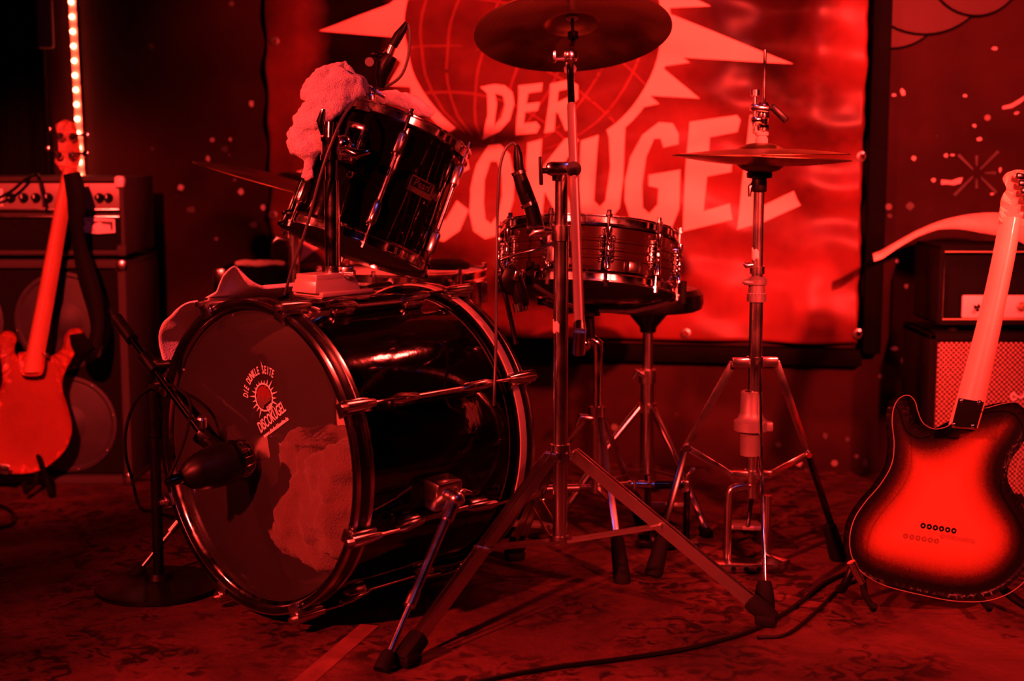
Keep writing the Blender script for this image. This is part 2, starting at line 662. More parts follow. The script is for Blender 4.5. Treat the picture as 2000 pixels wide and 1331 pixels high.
def spline(pts, n=8):
    """Catmull-Rom through the points"""
    p = [Vector(q) for q in pts]
    p = [p[0] * 2 - p[1]] + p + [p[-1] * 2 - p[-2]]
    out = []
    for i in range(1, len(p) - 2):
        a, b, c, d = p[i - 1:i + 3]
        for k in range(n):
            t = k / n
            out.append(0.5 * ((2 * b) + (c - a) * t + (2 * a - 5 * b + 4 * c - d) * t * t + (3 * b - a - 3 * c + d) * t ** 3))
    out.append(p[-2])
    return out


def text_bm(txt, size, shear=0.0, sx=1.0, bold=0.0):
    cu = bpy.data.curves.new('text', 'FONT')
    cu.body = txt
    cu.size = size
    cu.align_x = 'CENTER'
    cu.align_y = 'CENTER'
    cu.shear = shear
    cu.offset = bold
    cu.resolution_u = 3
    o = bpy.data.objects.new('text', cu)
    me = bpy.data.meshes.new_from_object(o)
    b = bmesh.new()
    b.from_mesh(me)
    for v in b.verts:
        v.co.x *= sx
    bpy.data.objects.remove(o)
    bpy.data.meshes.remove(me)
    bpy.data.curves.remove(cu)
    return b


def rotz(a):
    return Matrix.Rotation(a, 4, 'Z')


T = Matrix.Translation

# ================================================================== THE SETTING
m = MB()
m.box((0, 1.8, -0.05), (9.0, 7.0, 0.1))
tag(m.build('floor', 'floor', smooth=False), 'worn stained concrete floor', None, None, 'structure')
wall = MB()
WM = frame(WO, (0, 0, 1), WU)
wall.box(wall_pt(0.1, 1.5, -0.05), (7.4, 0.1, 3.0), WM)
wall_o = tag(wall.build('wall_back', 'wall', smooth=False), 'black painted back wall speckled with paint flecks', None, None, 'structure')


def wall_poly(name, material, pts, off=0.002, thick=0.002, parent=None, px=True):
    p2 = [wall_uv(*p) if px else p for p in pts]
    M = Matrix((WU, Vector((0, 0, 1)), WN)).transposed().to_4x4()
    M.translation = WO + WN * off
    # WU x Z = -WN side: mirror handled by recalculating normals
    mb = MB()
    b = bmesh.new()
    vs = [b.verts.new(wall_pt(u, z, off)) for u, z in p2]
    f = b.faces.new(vs)
    bmesh.ops.triangulate(b, faces=[f])
    g = bmesh.ops.extrude_face_region(b, geom=b.faces[:])
    for q in g['geom']:
        if isinstance(q, bmesh.types.BMVert):
            q.co += WN * thick
    mb.join(b)
    return mb.build(name, material, parent, smooth=False)


def blob(cx, cy, rx, ry, n=12, rot=0.0, jit=0.25):
    out = []
    for k in range(n):
        a = 2 * math.pi * k / n
        r = 1 + random.uniform(-jit, jit)
        x, y = math.cos(a) * rx * r, math.sin(a) * ry * r
        out.append((cx + x * math.cos(rot) - y * math.sin(rot), cy + x * math.sin(rot) + y * math.cos(rot)))
    return out


# marks of paint and tape on the wall right of the banner
wall_poly('tape_strip', 'mark', [(1838, 351), (1858, 353), (1872, 348), (1880, 347), (1876, 358), (1862, 362), (1848, 360), (1838, 361)], parent=wall_o)
wall_poly('paint_stroke', 'mark', [(1957, 208), (1975, 203), (1990, 194), (2003, 186), (2004, 192), (1992, 202), (1976, 211), (1958, 214)], parent=wall_o)
wall_poly('paint_mark', 'mark', blob(1763, 180, 5, 8, rot=-0.3), parent=wall_o)
wall_poly('paint_mark', 'mark', blob(1746, 186, 4, 3), parent=wall_o)
wall_poly('paint_mark', 'mark', blob(1785, 309, 5, 5), parent=wall_o)
wall_poly('paint_mark', 'mark', blob(1823, 352, 4, 4), parent=wall_o)
wall_poly('paint_mark', 'mark', blob(1847, 304, 4, 4), parent=wall_o)
wall_poly('paint_mark', 'mark', blob(1860, 303, 4, 2), parent=wall_o)
wall_poly('paint_mark', 'mark', blob(1884, 187, 4, 3), parent=wall_o)
wall_poly('paint_mark', 'mark', blob(1903, 246, 4, 3), parent=wall_o)
wall_poly('paint_mark', 'mark', blob(1912, 272, 5, 4, rot=-0.6), parent=wall_o)
wall_poly('paint_mark', 'mark', blob(1942, 95, 6, 3), parent=wall_o)
wall_poly('paint_mark', 'mark', blob(1985, 221, 6, 3, rot=-0.4), parent=wall_o)
wall_poly('paint_mark', 'mark', blob(1953, 332, 3, 5), parent=wall_o)
wall_poly('paint_mark', 'mark', blob(1963, 354, 3, 4), parent=wall_o)
wall_poly('paint_mark', 'mark', blob(1937, 379, 4, 2), parent=wall_o)
wall_poly('paint_mark', 'mark', blob(1754, 510, 4, 4), parent=wall_o)
wall_poly('paint_mark', 'mark', blob(1804, 517, 4, 4), parent=wall_o)
wall_poly('paint_mark', 'mark', blob(1770, 559, 4, 4), parent=wall_o)
wall_poly('paint_mark', 'mark', blob(1747, 681, 7, 4), parent=wall_o)
wall_poly('paint_mark', 'mark', blob(1765, 705, 4, 9, rot=-0.1), parent=wall_o)
wall_poly('paint_mark', 'mark_dim', blob(1777, 402, 7, 8), parent=wall_o)
wall_poly('paint_mark', 'mark_dim', blob(1738, 422, 5, 4), parent=wall_o)
for a, r0, r1 in ((225, 10, 62), (315, 12, 55), (45, 10, 60), (135, 10, 50), (90, 14, 34), (270, 12, 30), (0, 16, 38)):
    ca, sa = math.cos(math.radians(a)), -math.sin(math.radians(a))
    c = (1907, 338)
    nx_, ny_ = -sa, ca
    wall_poly('paint_stroke', 'mark_dim', [(c[0] + ca * r0 + nx_ * 1.5, c[1] + sa * r0 + ny_ * 1.5), (c[0] + ca * r1 + nx_ * 3, c[1] + sa * r1 + ny_ * 3),
                                           (c[0] + ca * r1 - nx_ * 3, c[1] + sa * r1 - ny_ * 3), (c[0] + ca * r0 - nx_ * 1.5, c[1] + sa * r0 - ny_ * 1.5)], parent=wall_o)
# and left of it
for q in ((857 / 2.42, 888 / 2.42, 6, 6), (1140 / 2.42, 908 / 2.42, 5, 6), (1245 / 2.42, 982 / 2.42, 4, 5), (1060 / 2.42, 705 / 2.42, 7, 6),
          (1005 / 2.42, 662 / 2.42, 4, 4), (985 / 2.42, 750 / 2.42, 4, 6), (715 / 2.42, 857 / 2.42, 3, 3), (905 / 2.42, 990 / 2.42, 8, 7), (1190 / 2.42, 490 / 2.42, 4, 6),
          (1090 / 2.42, 660 / 2.42, 3, 4), (1200 / 2.42, 1065 / 2.42, 8, 7)):
    wall_poly('paint_mark', 'mark' if q[2] < 7 else 'mark_dim', blob(*q), parent=wall_o)
# low down
for q in ((1345, 690, 5, 5), (1300, 682, 6, 4), (1612, 852, 5, 6), (1655, 858, 5, 5), (1690, 933, 10, 4), (1560, 905, 6, 6), (1520, 868, 5, 5), (1575, 920, 5, 4), (1690, 905, 5, 8)):
    wall_poly('paint_mark', 'mark' if q[2] > 5 else 'mark_dim', blob(*q), parent=wall_o)
# round painted shapes at the top right
for i, (cx, cy, r) in enumerate(((1905, -60, 92), (1805, -70, 138), (1742, -10, 105))):
    wall_poly('painted_disc', 'mural', blob(cx, cy, r, r, 40, jit=0.0), off=0.002 + 0.003 * (2 - i), parent=wall_o)
    mb = MB()
    pts = []
    for k in range(48):
        a = 2 * math.pi * k / 48
        pts.append(wall_pt(*wall_uv(cx + math.cos(a) * r, cy + math.sin(a) * r), off=0.004 + 0.003 * (2 - i)))
    mb.tube(pts, 0.0032, 6, closed=True)
    mb.build('outline', 'black_wood', wall_o)

# black timber frame around the banner
mb = MB()
u0, _ = wall_uv(1712, 300)
mb.box(wall_pt(u0, 1.30, 0.03), (0.046, 0.06, 1.94), WM, 0.004)
tag(mb.build('trim_1', 'black_wood'), 'black upright timber batten right of the banner', None, None, 'structure')
mb = MB()
u1, _ = wall_uv(540, 660)
mb.box(wall_pt((u0 + u1) / 2 - 0.023, 0.315, 0.02), (u0 - u1, 0.04, 0.045), WM, 0.004)
tag(mb.build('trim_2', 'black_wood'), 'black horizontal timber rail under the banner', None, None, 'structure')

# ------------------------------------------------------------------ banner
UL, _ = wall_uv(527, 300, 0.02)
UR, _ = wall_uv(1693, 300, 0.02)
ZB, ZT = 0.352, 2.15


def bd(u, z):
    p = Vector((u * 1.7, z * 2.6, 3.1))
    d = 0.026 + 0.016 * noise.noise(p)
    d += 0.0125 * math.sin(z * 41 + 5.0 * noise.noise(Vector((u * 1.6, z * 1.2, 9)))) * (0.35 + 0.65 * abs(noise.noise(Vector((u * 2.1, z * 3.3, 1.5)))))
    d += 0.008 * noise.noise(Vector((u * 8, z * 15, 4)))
    d += 0.020 * math.exp(-((u - UR + 0.14) / 0.06) ** 2) * (0.6 + 0.4 * math.sin(z * 7))
    d -= 0.010 * math.exp(-((u - UR + 0.28) / 0.06) ** 2)
    d += 0.012 * math.exp(-((u - UL - 0.10) / 0.06) ** 2)
    return max(0.008, d)


ban = root('banner', wall_pt((UL + UR) / 2, ZB), 'large printed vinyl banner with rayed mirror ball and block lettering on the wall', 'banner')


def bsheet(a, b):
    z = ZB + (ZT - ZB) * b
    ur = UR - 0.010 + 0.010 * noise.noise(Vector((0, z * 6, 2))) + 0.004 * noise.noise(Vector((0, z * 21, 2)))
    u = UL + (ur - UL) * a
    z += 0.004 * noise.noise(Vector((u * 4, 0, 7))) if b < 0.01 else 0
    return wall_pt(u, z, bd(u, z))


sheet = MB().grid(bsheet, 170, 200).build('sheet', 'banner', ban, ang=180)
sheet.modifiers.new('thick', 'SOLIDIFY').thickness = 0.0012


def bprint(name, material, outer, holes=(), lift=0.0016, px=True):
    b = bmesh.new()
    es = []
    for loop in [outer] + list(holes):
        q = [wall_uv(*p, off=0.02) if px else p for p in loop]
        v = [b.verts.new((u, z, 0)) for u, z in q]
        es += [b.edges.new((v[i], v[(i + 1) % len(v)])) for i in range(len(v))]
    bmesh.ops.triangle_fill(b, use_beauty=True, use_dissolve=False, edges=es, normal=(0, 0, 1))
    xs = [v.co.x for v in b.verts]
    ys = [v.co.y for v in b.verts]
    st = 0.03
    for i in range(math.ceil(min(xs) / st), math.floor(max(xs) / st) + 1):
        bmesh.ops.bisect_plane(b, geom=b.verts[:] + b.edges[:] + b.faces[:], plane_co=(i * st, 0, 0), plane_no=(1, 0, 0))
    st = 0.02
    for i in range(math.ceil(min(ys) / st), math.floor(max(ys) / st) + 1):
        bmesh.ops.bisect_plane(b, geom=b.verts[:] + b.edges[:] + b.faces[:], plane_co=(0, i * st, 0), plane_no=(0, 1, 0))
    for v in b.verts:
        v.co = wall_pt(v.co.x, v.co.y, bd(v.co.x, v.co.y) + lift)
    for f in b.faces:
        f.normal_update()
        if f.normal.dot(WN) < 0:
            f.normal_flip()
    b.transform(WORLD[ban].inverted())
    me = bpy.data.meshes.new(name)
    b.to_mesh(me)
    b.free()
    me.materials.append(MATS[material])
    me.shade_smooth()
    return link(me, name, ban)


BC, BR = (1042, 50), 250


def bp(a, r):
    return (BC[0] + math.cos(math.radians(a)) * r * BR, BC[1] - math.sin(math.radians(a)) * r * BR)


# pale sunburst behind the ball: one jagged ray per piece, running in under the ball
ray_tips = [((625, 61), 166, 186), ((752, 17), 158, 176), ((690, -60), 146, 166), ((735, -150), 132, 150), ((800, -240), 118, 136),
            ((905, -270), 104, 120), ((1010, -330), 88, 108), ((1120, -270), 74, 90), ((1230, -250), 58, 76), ((1300, -170), 44, 60),
            ((1400, -110), 30, 46), ((1388, 12), 8, 24), ((1345, -30), 18, 34), ((1549, 126), -14, 8), ((1347, 122), -20, -6), ((1367, 193), -34, -16),
            ((1288, 203), -44, -30), ((1216, 222), -54, -38), ((760, 168), 190, 210), ((800, 195), 200, 218), ((862, 228), 212, 232), ((745, 110), 180, 198)]
for tip, a0, a1 in ray_tips:
    pts = [bp(a0, 0.97), bp((a0 + a1) / 2, 0.90), bp(a1, 0.97), tip]
    bprint('ray', 'print', pts, lift=0.0014)
# pale halo so the rays join
bprint('halo', 'print', [bp(a, 1.075) for a in range(-56, 236, 6)] + [bp(a, 0.95) for a in range(234, -58, -6)], lift=0.0016)
ball = bprint('mirror_ball', 'print_ball', [bp(a, 1.0) for a in range(0, 360, 5)], lift=0.0022)
# grid of the mirror ball
for k in (-58, -36, -14, 8, 30, 52):
    c, s_ = math.cos(math.radians(k)), math.sin(math.radians(k))
    up_, dn = [], []
    for i in range(-9, 10):
        x = i / 9 * c
        y = s_ + 0.25 * c * (1 - (i / 9) ** 2) * -1
        rx, ry = x * 0.94 - y * 0.34, x * 0.34 + y * 0.94
        if rx * rx + ry * ry > 0.985:
            sc_ = 0.99 / math.hypot(rx, ry)
            rx, ry = rx * sc_, ry * sc_
        up_.append((BC[0] + rx * BR, BC[1] + ry * BR - 2.6))
        dn.append((BC[0] + rx * BR, BC[1] + ry * BR + 2.6))
    bprint('grid_line', 'print_line', up_ + dn[::-1], lift=0.0027)
for k in (-0.86, -0.62, -0.32, 0.0, 0.32, 0.62, 0.86):
    up_, dn = [], []
    for i in range(-9, 10):
        y = i / 9 * 0.97
        x = k * math.sqrt(max(0, 1 - y * y))
        rx, ry = x * 0.94 - y * 0.34, x * 0.34 + y * 0.94
        up_.append((BC[0] + rx * BR - 2.6, BC[1] + ry * BR))
        dn.append((BC[0] + rx * BR + 2.6, BC[1] + ry * BR))
    bprint('grid_line', 'print_line', up_ + dn[::-1], lift=0.0027)


def c3(pts, ox=900, s=2.218):
    return [(ox + x / s, y / s) for x, y in pts]


LET = [
    (c3([(88, 378), (150, 366), (195, 372), (225, 400), (233, 450), (217, 520), (170, 570), (95, 606), (120, 500), (117, 405)]),
     [c3([(150, 405), (185, 415), (193, 455), (180, 510), (148, 548), (158, 450)])]),
    (c3([(252, 372), (355, 360), (350, 395), (292, 404), (286, 450), (346, 443), (337, 480), (282, 487), (277, 536), (330, 528), (345, 548), (330, 576), (240, 586), (250, 480)]), []),
    (c3([(388, 364), (470, 345), (510, 370), (512, 430), (465, 475), (495, 560), (455, 566), (425, 490), (415, 490), (405, 570), (363, 577), (385, 460)]),
     [c3([(425, 395), (468, 385), (474, 420), (422, 445)])]),
    (c3([(120, 630), (170, 625), (215, 670), (235, 760), (230, 870), (205, 960), (160, 1020), (110, 1035), (60, 1000), (40, 920), (45, 820), (70, 710)]),
     [c3([(130, 700), (160, 700), (180, 760), (180, 850), (165, 930), (135, 970), (110, 950), (100, 880), (105, 780)])]),
    (c3([(290, 620), (352, 603), (350, 735), (455, 600), (515, 605), (420, 760), (520, 960), (450, 975), (365, 830), (355, 985), (285, 990)]), []),
    (c3([(525, 610), (600, 585), (585, 760), (580, 870), (605, 895), (630, 870), (650, 720), (645, 590), (715, 555), (705, 780), (690, 900), (640, 960), (570, 965), (525, 920), (515, 800)]), []),
    (c3([(945, 625), (880, 640), (868, 600), (840, 602), (805, 680), (787, 800), (790, 900), (818, 925), (855, 885), (858, 815), (815, 805), (815, 758), (952, 735), (948, 905),
         (915, 985), (850, 1020), (780, 1005), (735, 950), (713, 870), (714, 780), (737, 680), (790, 585), (860, 530), (920, 535), (945, 580)]), []),
    (c3([(105, 528), (310, 500), (325, 520), (312, 572), (192, 595), (188, 690), (290, 680), (285, 745), (180, 765), (165, 915), (278, 882), (290, 952), (150, 985), (75, 1003), (85, 760)], 1300), []),
    (c3([(365, 500), (445, 490), (420, 700), (405, 900), (555, 828), (570, 865), (585, 890), (420, 965), (310, 995), (330, 800), (350, 640)], 1300), []),
    ([(905, 285), (918, 330), (890, 345), (880, 325), (862, 340), (850, 400), (858, 432), (872, 430), (893, 392), (916, 410), (900, 450), (868, 472), (838, 462), (820, 420), (822, 360), (845, 300), (875, 280)], []),
    ([(800, 310), (812, 345), (786, 350), (772, 335), (760, 352), (795, 420), (792, 460), (765, 485), (730, 478), (722, 450), (745, 440), (760, 455), (768, 440), (730, 370), (735, 330), (765, 298)], []),
    ([(680, 318), (708, 312), (702, 490), (672, 496)], []),
    ([(585, 335), (630, 322), (658, 350), (662, 410), (640, 470), (590, 512), (600, 420)], [[(612, 360), (630, 362), (636, 400), (622, 450), (610, 465), (616, 400)]]),
]
for o_, h_ in LET:
    bprint('letter', 'print', o_, h_, lift=0.0032)
# eyelets
for px_, py_ in ((537, 81), (1684, 306), (1676, 651), (1340, 650), (537, 420), (1684, -60), (940, 640)):
    u, z = wall_uv(px_, py_, 0.02)
    z = max(z, ZB + 0.018)
    c = wall_pt(u, z, bd(u, z) + 0.003)
    prof = [(0.0065, -0.001), (0.0085, 0.002), (0.0125, 0.001), (0.0135, -0.002)]
    MB().lathe(prof, frame(c, WN, (0, 0, 1)), 20).build('eyelet', 'eyelet', ban)

# ------------------------------------------------------------------ black curtain and LED strip at the left
uc0, _ = wall_uv(-150, 400)
uc1, _ = wall_uv(126, 400)


def curt(a, b):
    u = uc0 + (uc1 - uc0) * a
    return wall_pt(u, 0.015 + 2.6 * b, 0.06 + 0.018 * math.sin(a * 34) + 0.008 * math.sin(a * 83 + 2 * b))


cu = MB().grid(curt, 120, 10).build('stage_curtain', 'curtain', ang=180)
cu.modifiers.new('thick', 'SOLIDIFY').thickness = 0.002
tag(cu, 'black stage curtain hanging beside the LED strip', 'curtain')
mb = MB()
pu0, pz0 = wall_uv(76, 95, 0.12)
pu1, _ = wall_uv(105, 95, 0.12)
mb.box(wall_pt((pu0 + pu1) / 2, pz0 + 0.35, 0.12), (pu1 - pu0, 0.018, 0.7), WM, 0.006)
tag(mb.build('wooden_board', 'board'), 'narrow reddish wooden board hanging in front of the black curtain', 'board')

led = root('led_strip', wall_pt(wall_uv(150, 340)[0], 0.80), 'vertical strip of glowing red LEDs on the wall behind the bass amplifier', 'led strip')
lu0, lz0 = wall_uv(158, 345, 0.01)
lu1, lz1 = wall_uv(140, 0, 0.01)
du = (lu1 - lu0) / (lz1 - lz0)
p0, p1 = wall_pt(lu0 - du * 0.15, lz0 - 0.15, 0.006), wall_pt(lu1 + du * 0.6, lz1 + 0.6, 0.006)
MB().bar(p0, p1, 0.020, 0.004, WN).build('tape', 'led_strip', led)
sp = 27.6 / FPX * 4.1
k, z = 0, lz0
lm = None
while z < lz1 + 0.55:
    c = wall_pt(lu0 + du * (z - lz0), z, 0.0150)
    if lm is None:
        b = MB()
        b.sph((0, 0, 0), 0.0062, u=12, v=8)
        lm = b.mesh('led', 'led')
    link(lm, 'led', led, WORLD[led].inverted() @ T(c))
    z += sp

# ================================================================== BASS DRUM
BDC = Vector((-0.4708, 2.5195, 0.3046))
BDN = Vector((0.6753, 0.7375, 0)).normalized()
BDX = Vector((0, 0, 1)).cross(BDN)
BDM = Matrix((BDX, Vector((0, 0, 1)), BDN)).transposed().to_4x4()
BDM.translation = BDC
BDL = 0.449
bd_root = root('bass_drum', BDM, 'large black lacquered bass drum with printed clear front head', 'bass drum')


def bd_pt(phi, r, s):
    a = math.radians(phi)
    return Vector((math.cos(a) * r, math.sin(a) * r, s))


SR = 0.272
MB().lathe([(SR, 0.030), (SR, BDL - 0.030), (SR - 0.008, BDL - 0.030), (SR - 0.008, 0.030)], seg=96, closed=True).build('shell', 'black_lacquer', bd_root, local=True, ang=30)


def bhoop(name, s0, s1, fr):
    w = s1 - s0
    prof = [(0.274, s0 + 0.002), (0.276, s0), (0.285, s0), (0.287, s0 + 0.002), (0.287, s1 - 0.002), (0.285, s1), (0.276, s1), (0.274, s1 - 0.002)]
    h = MB().lathe(prof, seg=120, closed=True).build(name, 'black_hoop', bd_root, local=True, ang=50)
    for s, ww in ((s0 + (0.0045 if not fr else 0.007), 0.009 if not fr else 0.016), (s1 - 0.004, 0.008)):
        r = 0.2875
        MB().lathe([(r - 0.003, s - ww / 2), (r, s - ww / 2), (r + 0.0003, s), (r, s + ww / 2), (r - 0.003, s + ww / 2)], seg=120).build('rim_inlay', 'rim_pale' if fr and ww > 0.01 else 'worn_chrome', h, local=True)
    return h


bhoop('front_hoop', 0.0, 0.039, False)
bhoop('rear_hoop', BDL - 0.039, BDL, True)
# metal flesh hoop of the front head, inside the wooden hoop
MB().lathe([(0.2755, 0.008), (0.273, 0.012), (0.268, 0.016), (0.264, 0.018)], seg=96).build('head_collar', 'chrome', bd_root, local=True)
fh = MB().lathe([(0.0, 0.016), (0.1, 0.016), (0.2, 0.0162), (0.266, 0.017), (0.2735, 0.020)], seg=96).build('front_head', 'clear_head', bd_root, local=True)
MB().lathe([(0.0, BDL - 0.016), (0.2, BDL - 0.016), (0.2735, BDL - 0.02)], seg=64).build('batter_head', 'white_plastic', bd_root, local=True)

# claws, rods and long lugs
b = MB()
b.box((0, 0.2915, 0.022), (0.026, 0.008, 0.056), None, 0.003)
b.box((0, 0.2835, -0.0045), (0.026, 0.022, 0.007), None, 0.002)
b.tube([(0, 0.299, -0.010), (0, 0.299, 0.030), (0, 0.299, 0.056)], [0.0115, 0.0105, 0.007], 14)
b.cyl((0, 0.299, -0.020), (0, 0.299, -0.010), 0.0055, 0.0055, 8)
claw = b.mesh('claw', 'worn_chrome')
b = MB()
b.cyl((0, 0.299, 0.045), (0, 0.299, 0.105), 0.0032, None, 8)
rod = b.mesh('tension_rod', 'chrome')
b = MB()
L2 = BDL / 2
for sg in (-1, 1):
    z0, z1, z2 = L2 + sg * 0.125, L2 + sg * 0.108, L2 + sg * 0.065
    b.tube([(0, 0.296, z0), (0, 0.295, z1), (0, 0.291, z2), (0, 0.287, L2 + sg * 0.055)], [0.006, 0.010, 0.0085, 0.005], 10)
    b.box((0, 0.281, (z1 + z2) / 2), (0.020, 0.018, 0.045), None, 0.004)
b.tube([(0, 0.287, L2 - 0.06), (0, 0.287, L2 + 0.06)], 0.0055, 10)
lug = b.mesh('long_lug', 'worn_chrome')
flip = Matrix.Translation((0, 0, BDL)) @ Matrix.Scale(-1, 4, (0, 0, 1))
for k in range(8):
    R = rotz(math.radians(20 + 45 * k - 90))
    c = link(claw, 'claw', bd_root, R)
    link(rod, 'tension_rod', c, Matrix())
    c = link(claw, 'claw', bd_root, R @ flip)
    link(rod, 'tension_rod', c, Matrix())
    link(lug, 'long_lug', bd_root, R)

# printed logo on the head, turned a little anticlockwise
SA = math.radians(31)
SRT = Vector((-math.cos(SA), math.sin(SA), 0))
SUP = Vector((math.sin(SA), math.cos(SA), 0))
SM = Matrix((SRT, SUP, -Vector((0, 0, 1)))).transposed().to_4x4() @ Matrix.Scale(0.86, 4)
SM.translation = Vector((-0.0230, 0.112, 0.0135))


def sprint(name, material, fn, lift=0.0):
    mb = MB()
    fn(mb)
    mb.bm.transform(SM @ T((0, 0, lift)))
    return mb.build(name, material, fh, local=True, smooth=False)


def put(mb, txt, size, M, sx=1.0, bold=0.0, shear=0.0):
    b = text_bm(txt, size, shear, sx, bold)
    b.transform(M)
    mb.join(b)


def ring_text(mb):
    s = 'DIE DUNKLE SEITE'
    n = len(s)
    for i, ch in enumerate(s):
        a = math.radians(54 - 108 * i / (n - 1))
        if ch == ' ':
            continue
        put(mb, ch, 0.0235, T((math.sin(-a) * 0.066, math.cos(a) * 0.066 - 0.010, 0)) @ rotz(a * 0.9), 0.52, 0.0003)


sprint('lettering', 'sticker', ring_text)
sprint('lettering', 'sticker', lambda m_: put(m_, 'DER', 0.0165, T((0.006, -0.0265, -0.0008)) @ rotz(0.05), 0.70, 0.0003))
sprint('lettering', 'sticker', lambda m_: put(m_, 'DISCOKUGEL', 0.033, T((0.0, -0.047, 0)) @ rotz(0.06), 0.52, 0.0004))
sprint('lettering', 'sticker', lambda m_: put(m_, 'www.diedunkleseite.de', 0.0115, T((0.002, -0.070, 0)), 0.88, 0.0004))


def spikes(mb):
    for k in range(22):
        a = 2 * math.pi * k / 22 + 0.1
        if -2.2 < (a if a < math.pi else a - 2 * math.pi) < -0.9:
            continue
        r1 = 0.049 if k % 2 else 0.042
        if 0.25 * math.pi < a < 0.75 * math.pi:
            r1 = 0.036
        mb.poly([(math.cos(a - 0.07) * 0.0285, math.sin(a - 0.07) * 0.0285), (math.cos(a + 0.07) * 0.0285, math.sin(a + 0.07) * 0.0285), (math.cos(a) * r1, math.sin(a) * r1)])
    mb.poly([(math.cos(t / 20 * math.pi) * 0.0300, math.sin(t / 20 * math.pi) * 0.0300) for t in range(40)],
            [[(math.cos(t / 20 * math.pi) * 0.0270, math.sin(t / 20 * math.pi) * 0.0270) for t in range(40)]])
    for t in ((0.030, 0.058, 0.0),):
        mb.poly([(t[0] - 0.0006, t[1]), (t[0] + 0.0006, t[1]), (t[0] + 0.003, t[1] + 0.014)])


sprint('sunburst', 'sticker', spikes)


def tiles(light):
    def f(mb):
        for i in range(-6, 7):
            for j in range(-6, 7):
                x, y = i * 0.0043, j * 0.0043
                if math.hypot(x, y) > 0.0250 or (y < -0.017 and abs(x - 0.006) < 0.018):
                    continue
                lit = (x * 0.5 + y) > -0.002 + 0.006 * math.sin(i * 2.1)
                if lit == light:
                    mb.box((x, y, 0), (0.0038, 0.0038, 0.0004))
    return f


sprint('mirror_tiles', 'print_line', tiles(True))
sprint('mirror_tiles', 'sticker_dark', tiles(False))

# spurs
for side, foot in ((1, gnd(742, 1318)), (-1, None)):
    inv = BDM.inverted()
    if side == 1:
        base = bd_pt(191, SR, 0.205)
        foot_l = inv @ foot
    else:
        base = bd_pt(-11, SR, 0.205)
        q = inv @ gnd(742, 1318)
        foot_l = Vector((-q.x, q.y, q.z))
    outd = Vector((base.x, base.y, 0)).normalized()
    b = MB()
    b.box(base + outd * 0.010, (0.05, 0.055, 0.065), frame((0, 0, 0), outd, (0, 0, 1)) @ Matrix.Rotation(math.pi / 2, 4, 'Y'), 0.008)
    b.cyl(base + outd * 0.012, base + outd * 0.050, 0.017, 0.015, 16)
    b.sph(base + outd * 0.050, 0.0165)
    br = b.build('spur_bracket', 'worn_chrome', bd_root, local=True)
    b = MB()
    hub = base + outd * 0.048
    b.tube([hub + Vector((0, 0.006, 0)), hub + Vector((0, 0.010, 0.018)), hub + Vector((0, 0.004, 0.042))], [0.006, 0.0075, 0.003], 10)
    b.build('wing_nut', 'chrome', br, local=True)
    b = MB()
    d = (foot_l - hub).normalized()
    b.cyl(hub, hub + d * 0.045, 0.0125, 0.0125, 14)
    b.cyl(hub + d * 0.02, hub + d * 0.205, 0.0085, None, 14)
    b.cyl(hub + d * 0.19, hub + d * 0.215, 0.0105, None, 14)
    b.cyl(hub + d * 0.2, foot_l - d * 0.03, 0.0052, None, 12)
    lg = b.build('spur_leg', 'worn_chrome', bd_root, local=True)
    b = MB()
    fl = (foot_l - hub).length
    b.tube([hub + d * (fl - 0.042), hub + d * (fl - 0.030), hub + d * (fl - 0.006)], [0.010, 0.014, 0.015], 14)
    b.build('rubber_foot', 'rubber', lg, local=True)

# plate on the shell where the tom post enters
b = MB()
b.box((0, 0.277, 0.195), (0.085, 0.012, 0.12), None, 0.003)
b.build('tom_mount_plate', 'worn_chrome', bd_root, local=True)

# grey blanket lying inside, seen through the clear head
def lump(name, blobs, material, vox, label, cat, disp=0.006, dscale=0.05, smooth=6, M=None):
    mb = MB()
    for c, r, sc in blobs:
        mb.sph(c, r, sc, M, 14, 9)
    o = mb.build(name, material, ang=180)
    rm = o.modifiers.new('remesh', 'REMESH')
    rm.mode = 'VOXEL'
    rm.voxel_size = vox
    sm = o.modifiers.new('smooth', 'SMOOTH')
    sm.factor = 0.5
    sm.iterations = smooth
    tx = bpy.data.textures.new(name, 'CLOUDS')
    tx.noise_scale = dscale
    tx.noise_depth = 2
    dp = o.modifiers.new('folds', 'DISPLACE')
    dp.texture = tx
    dp.strength = disp
    dp.mid_level = 0.5
    rm.use_smooth_shade = True
    return tag(o, label, cat)


bl = []
for x, y, s, r, sc in ((-0.13, -0.02, 0.10, 0.070, (1.1, 0.8, 0.8)), (-0.17, -0.06, 0.12, 0.065, (0.9, 1.0, 0.8)), (-0.10, -0.12, 0.11, 0.075, (1.1, 1.0, 0.8)), (-0.14, -0.15, 0.13, 0.045, (0.8, 0.8, 1)),
                       (-0.03, -0.06, 0.13, 0.060, (0.7, 1.4, 0.8)), (0.0, -0.14, 0.12, 0.070, (1.0, 1.0, 0.9)), (-0.06, -0.18, 0.12, 0.055, (1.4, 0.8, 1)), (0.06, -0.17, 0.16, 0.055, (1.4, 0.8, 1)),
                       (-0.10, -0.10, 0.20, 0.085, (1.2, 1.0, 1)), (0.02, -0.12, 0.22, 0.085, (1.2, 1.0, 1)), (-0.15, -0.08, 0.26, 0.070, (1, 1, 1)), (0.10, -0.15, 0.26, 0.060, (1.2, 0.8, 1)), (-0.07, 0.0, 0.24, 0.06, (1.2, 1, 1)), (0.04, -0.05, 0.15, 0.055, (0.8, 1.5, 0.9)), (0.05, -0.12, 0.14, 0.05, (0.9, 1.2, 0.9)), (-0.01, -0.01, 0.18, 0.05, (1, 1, 1))):
    bl.append((BDM @ Vector((x, y, s)), r, sc))
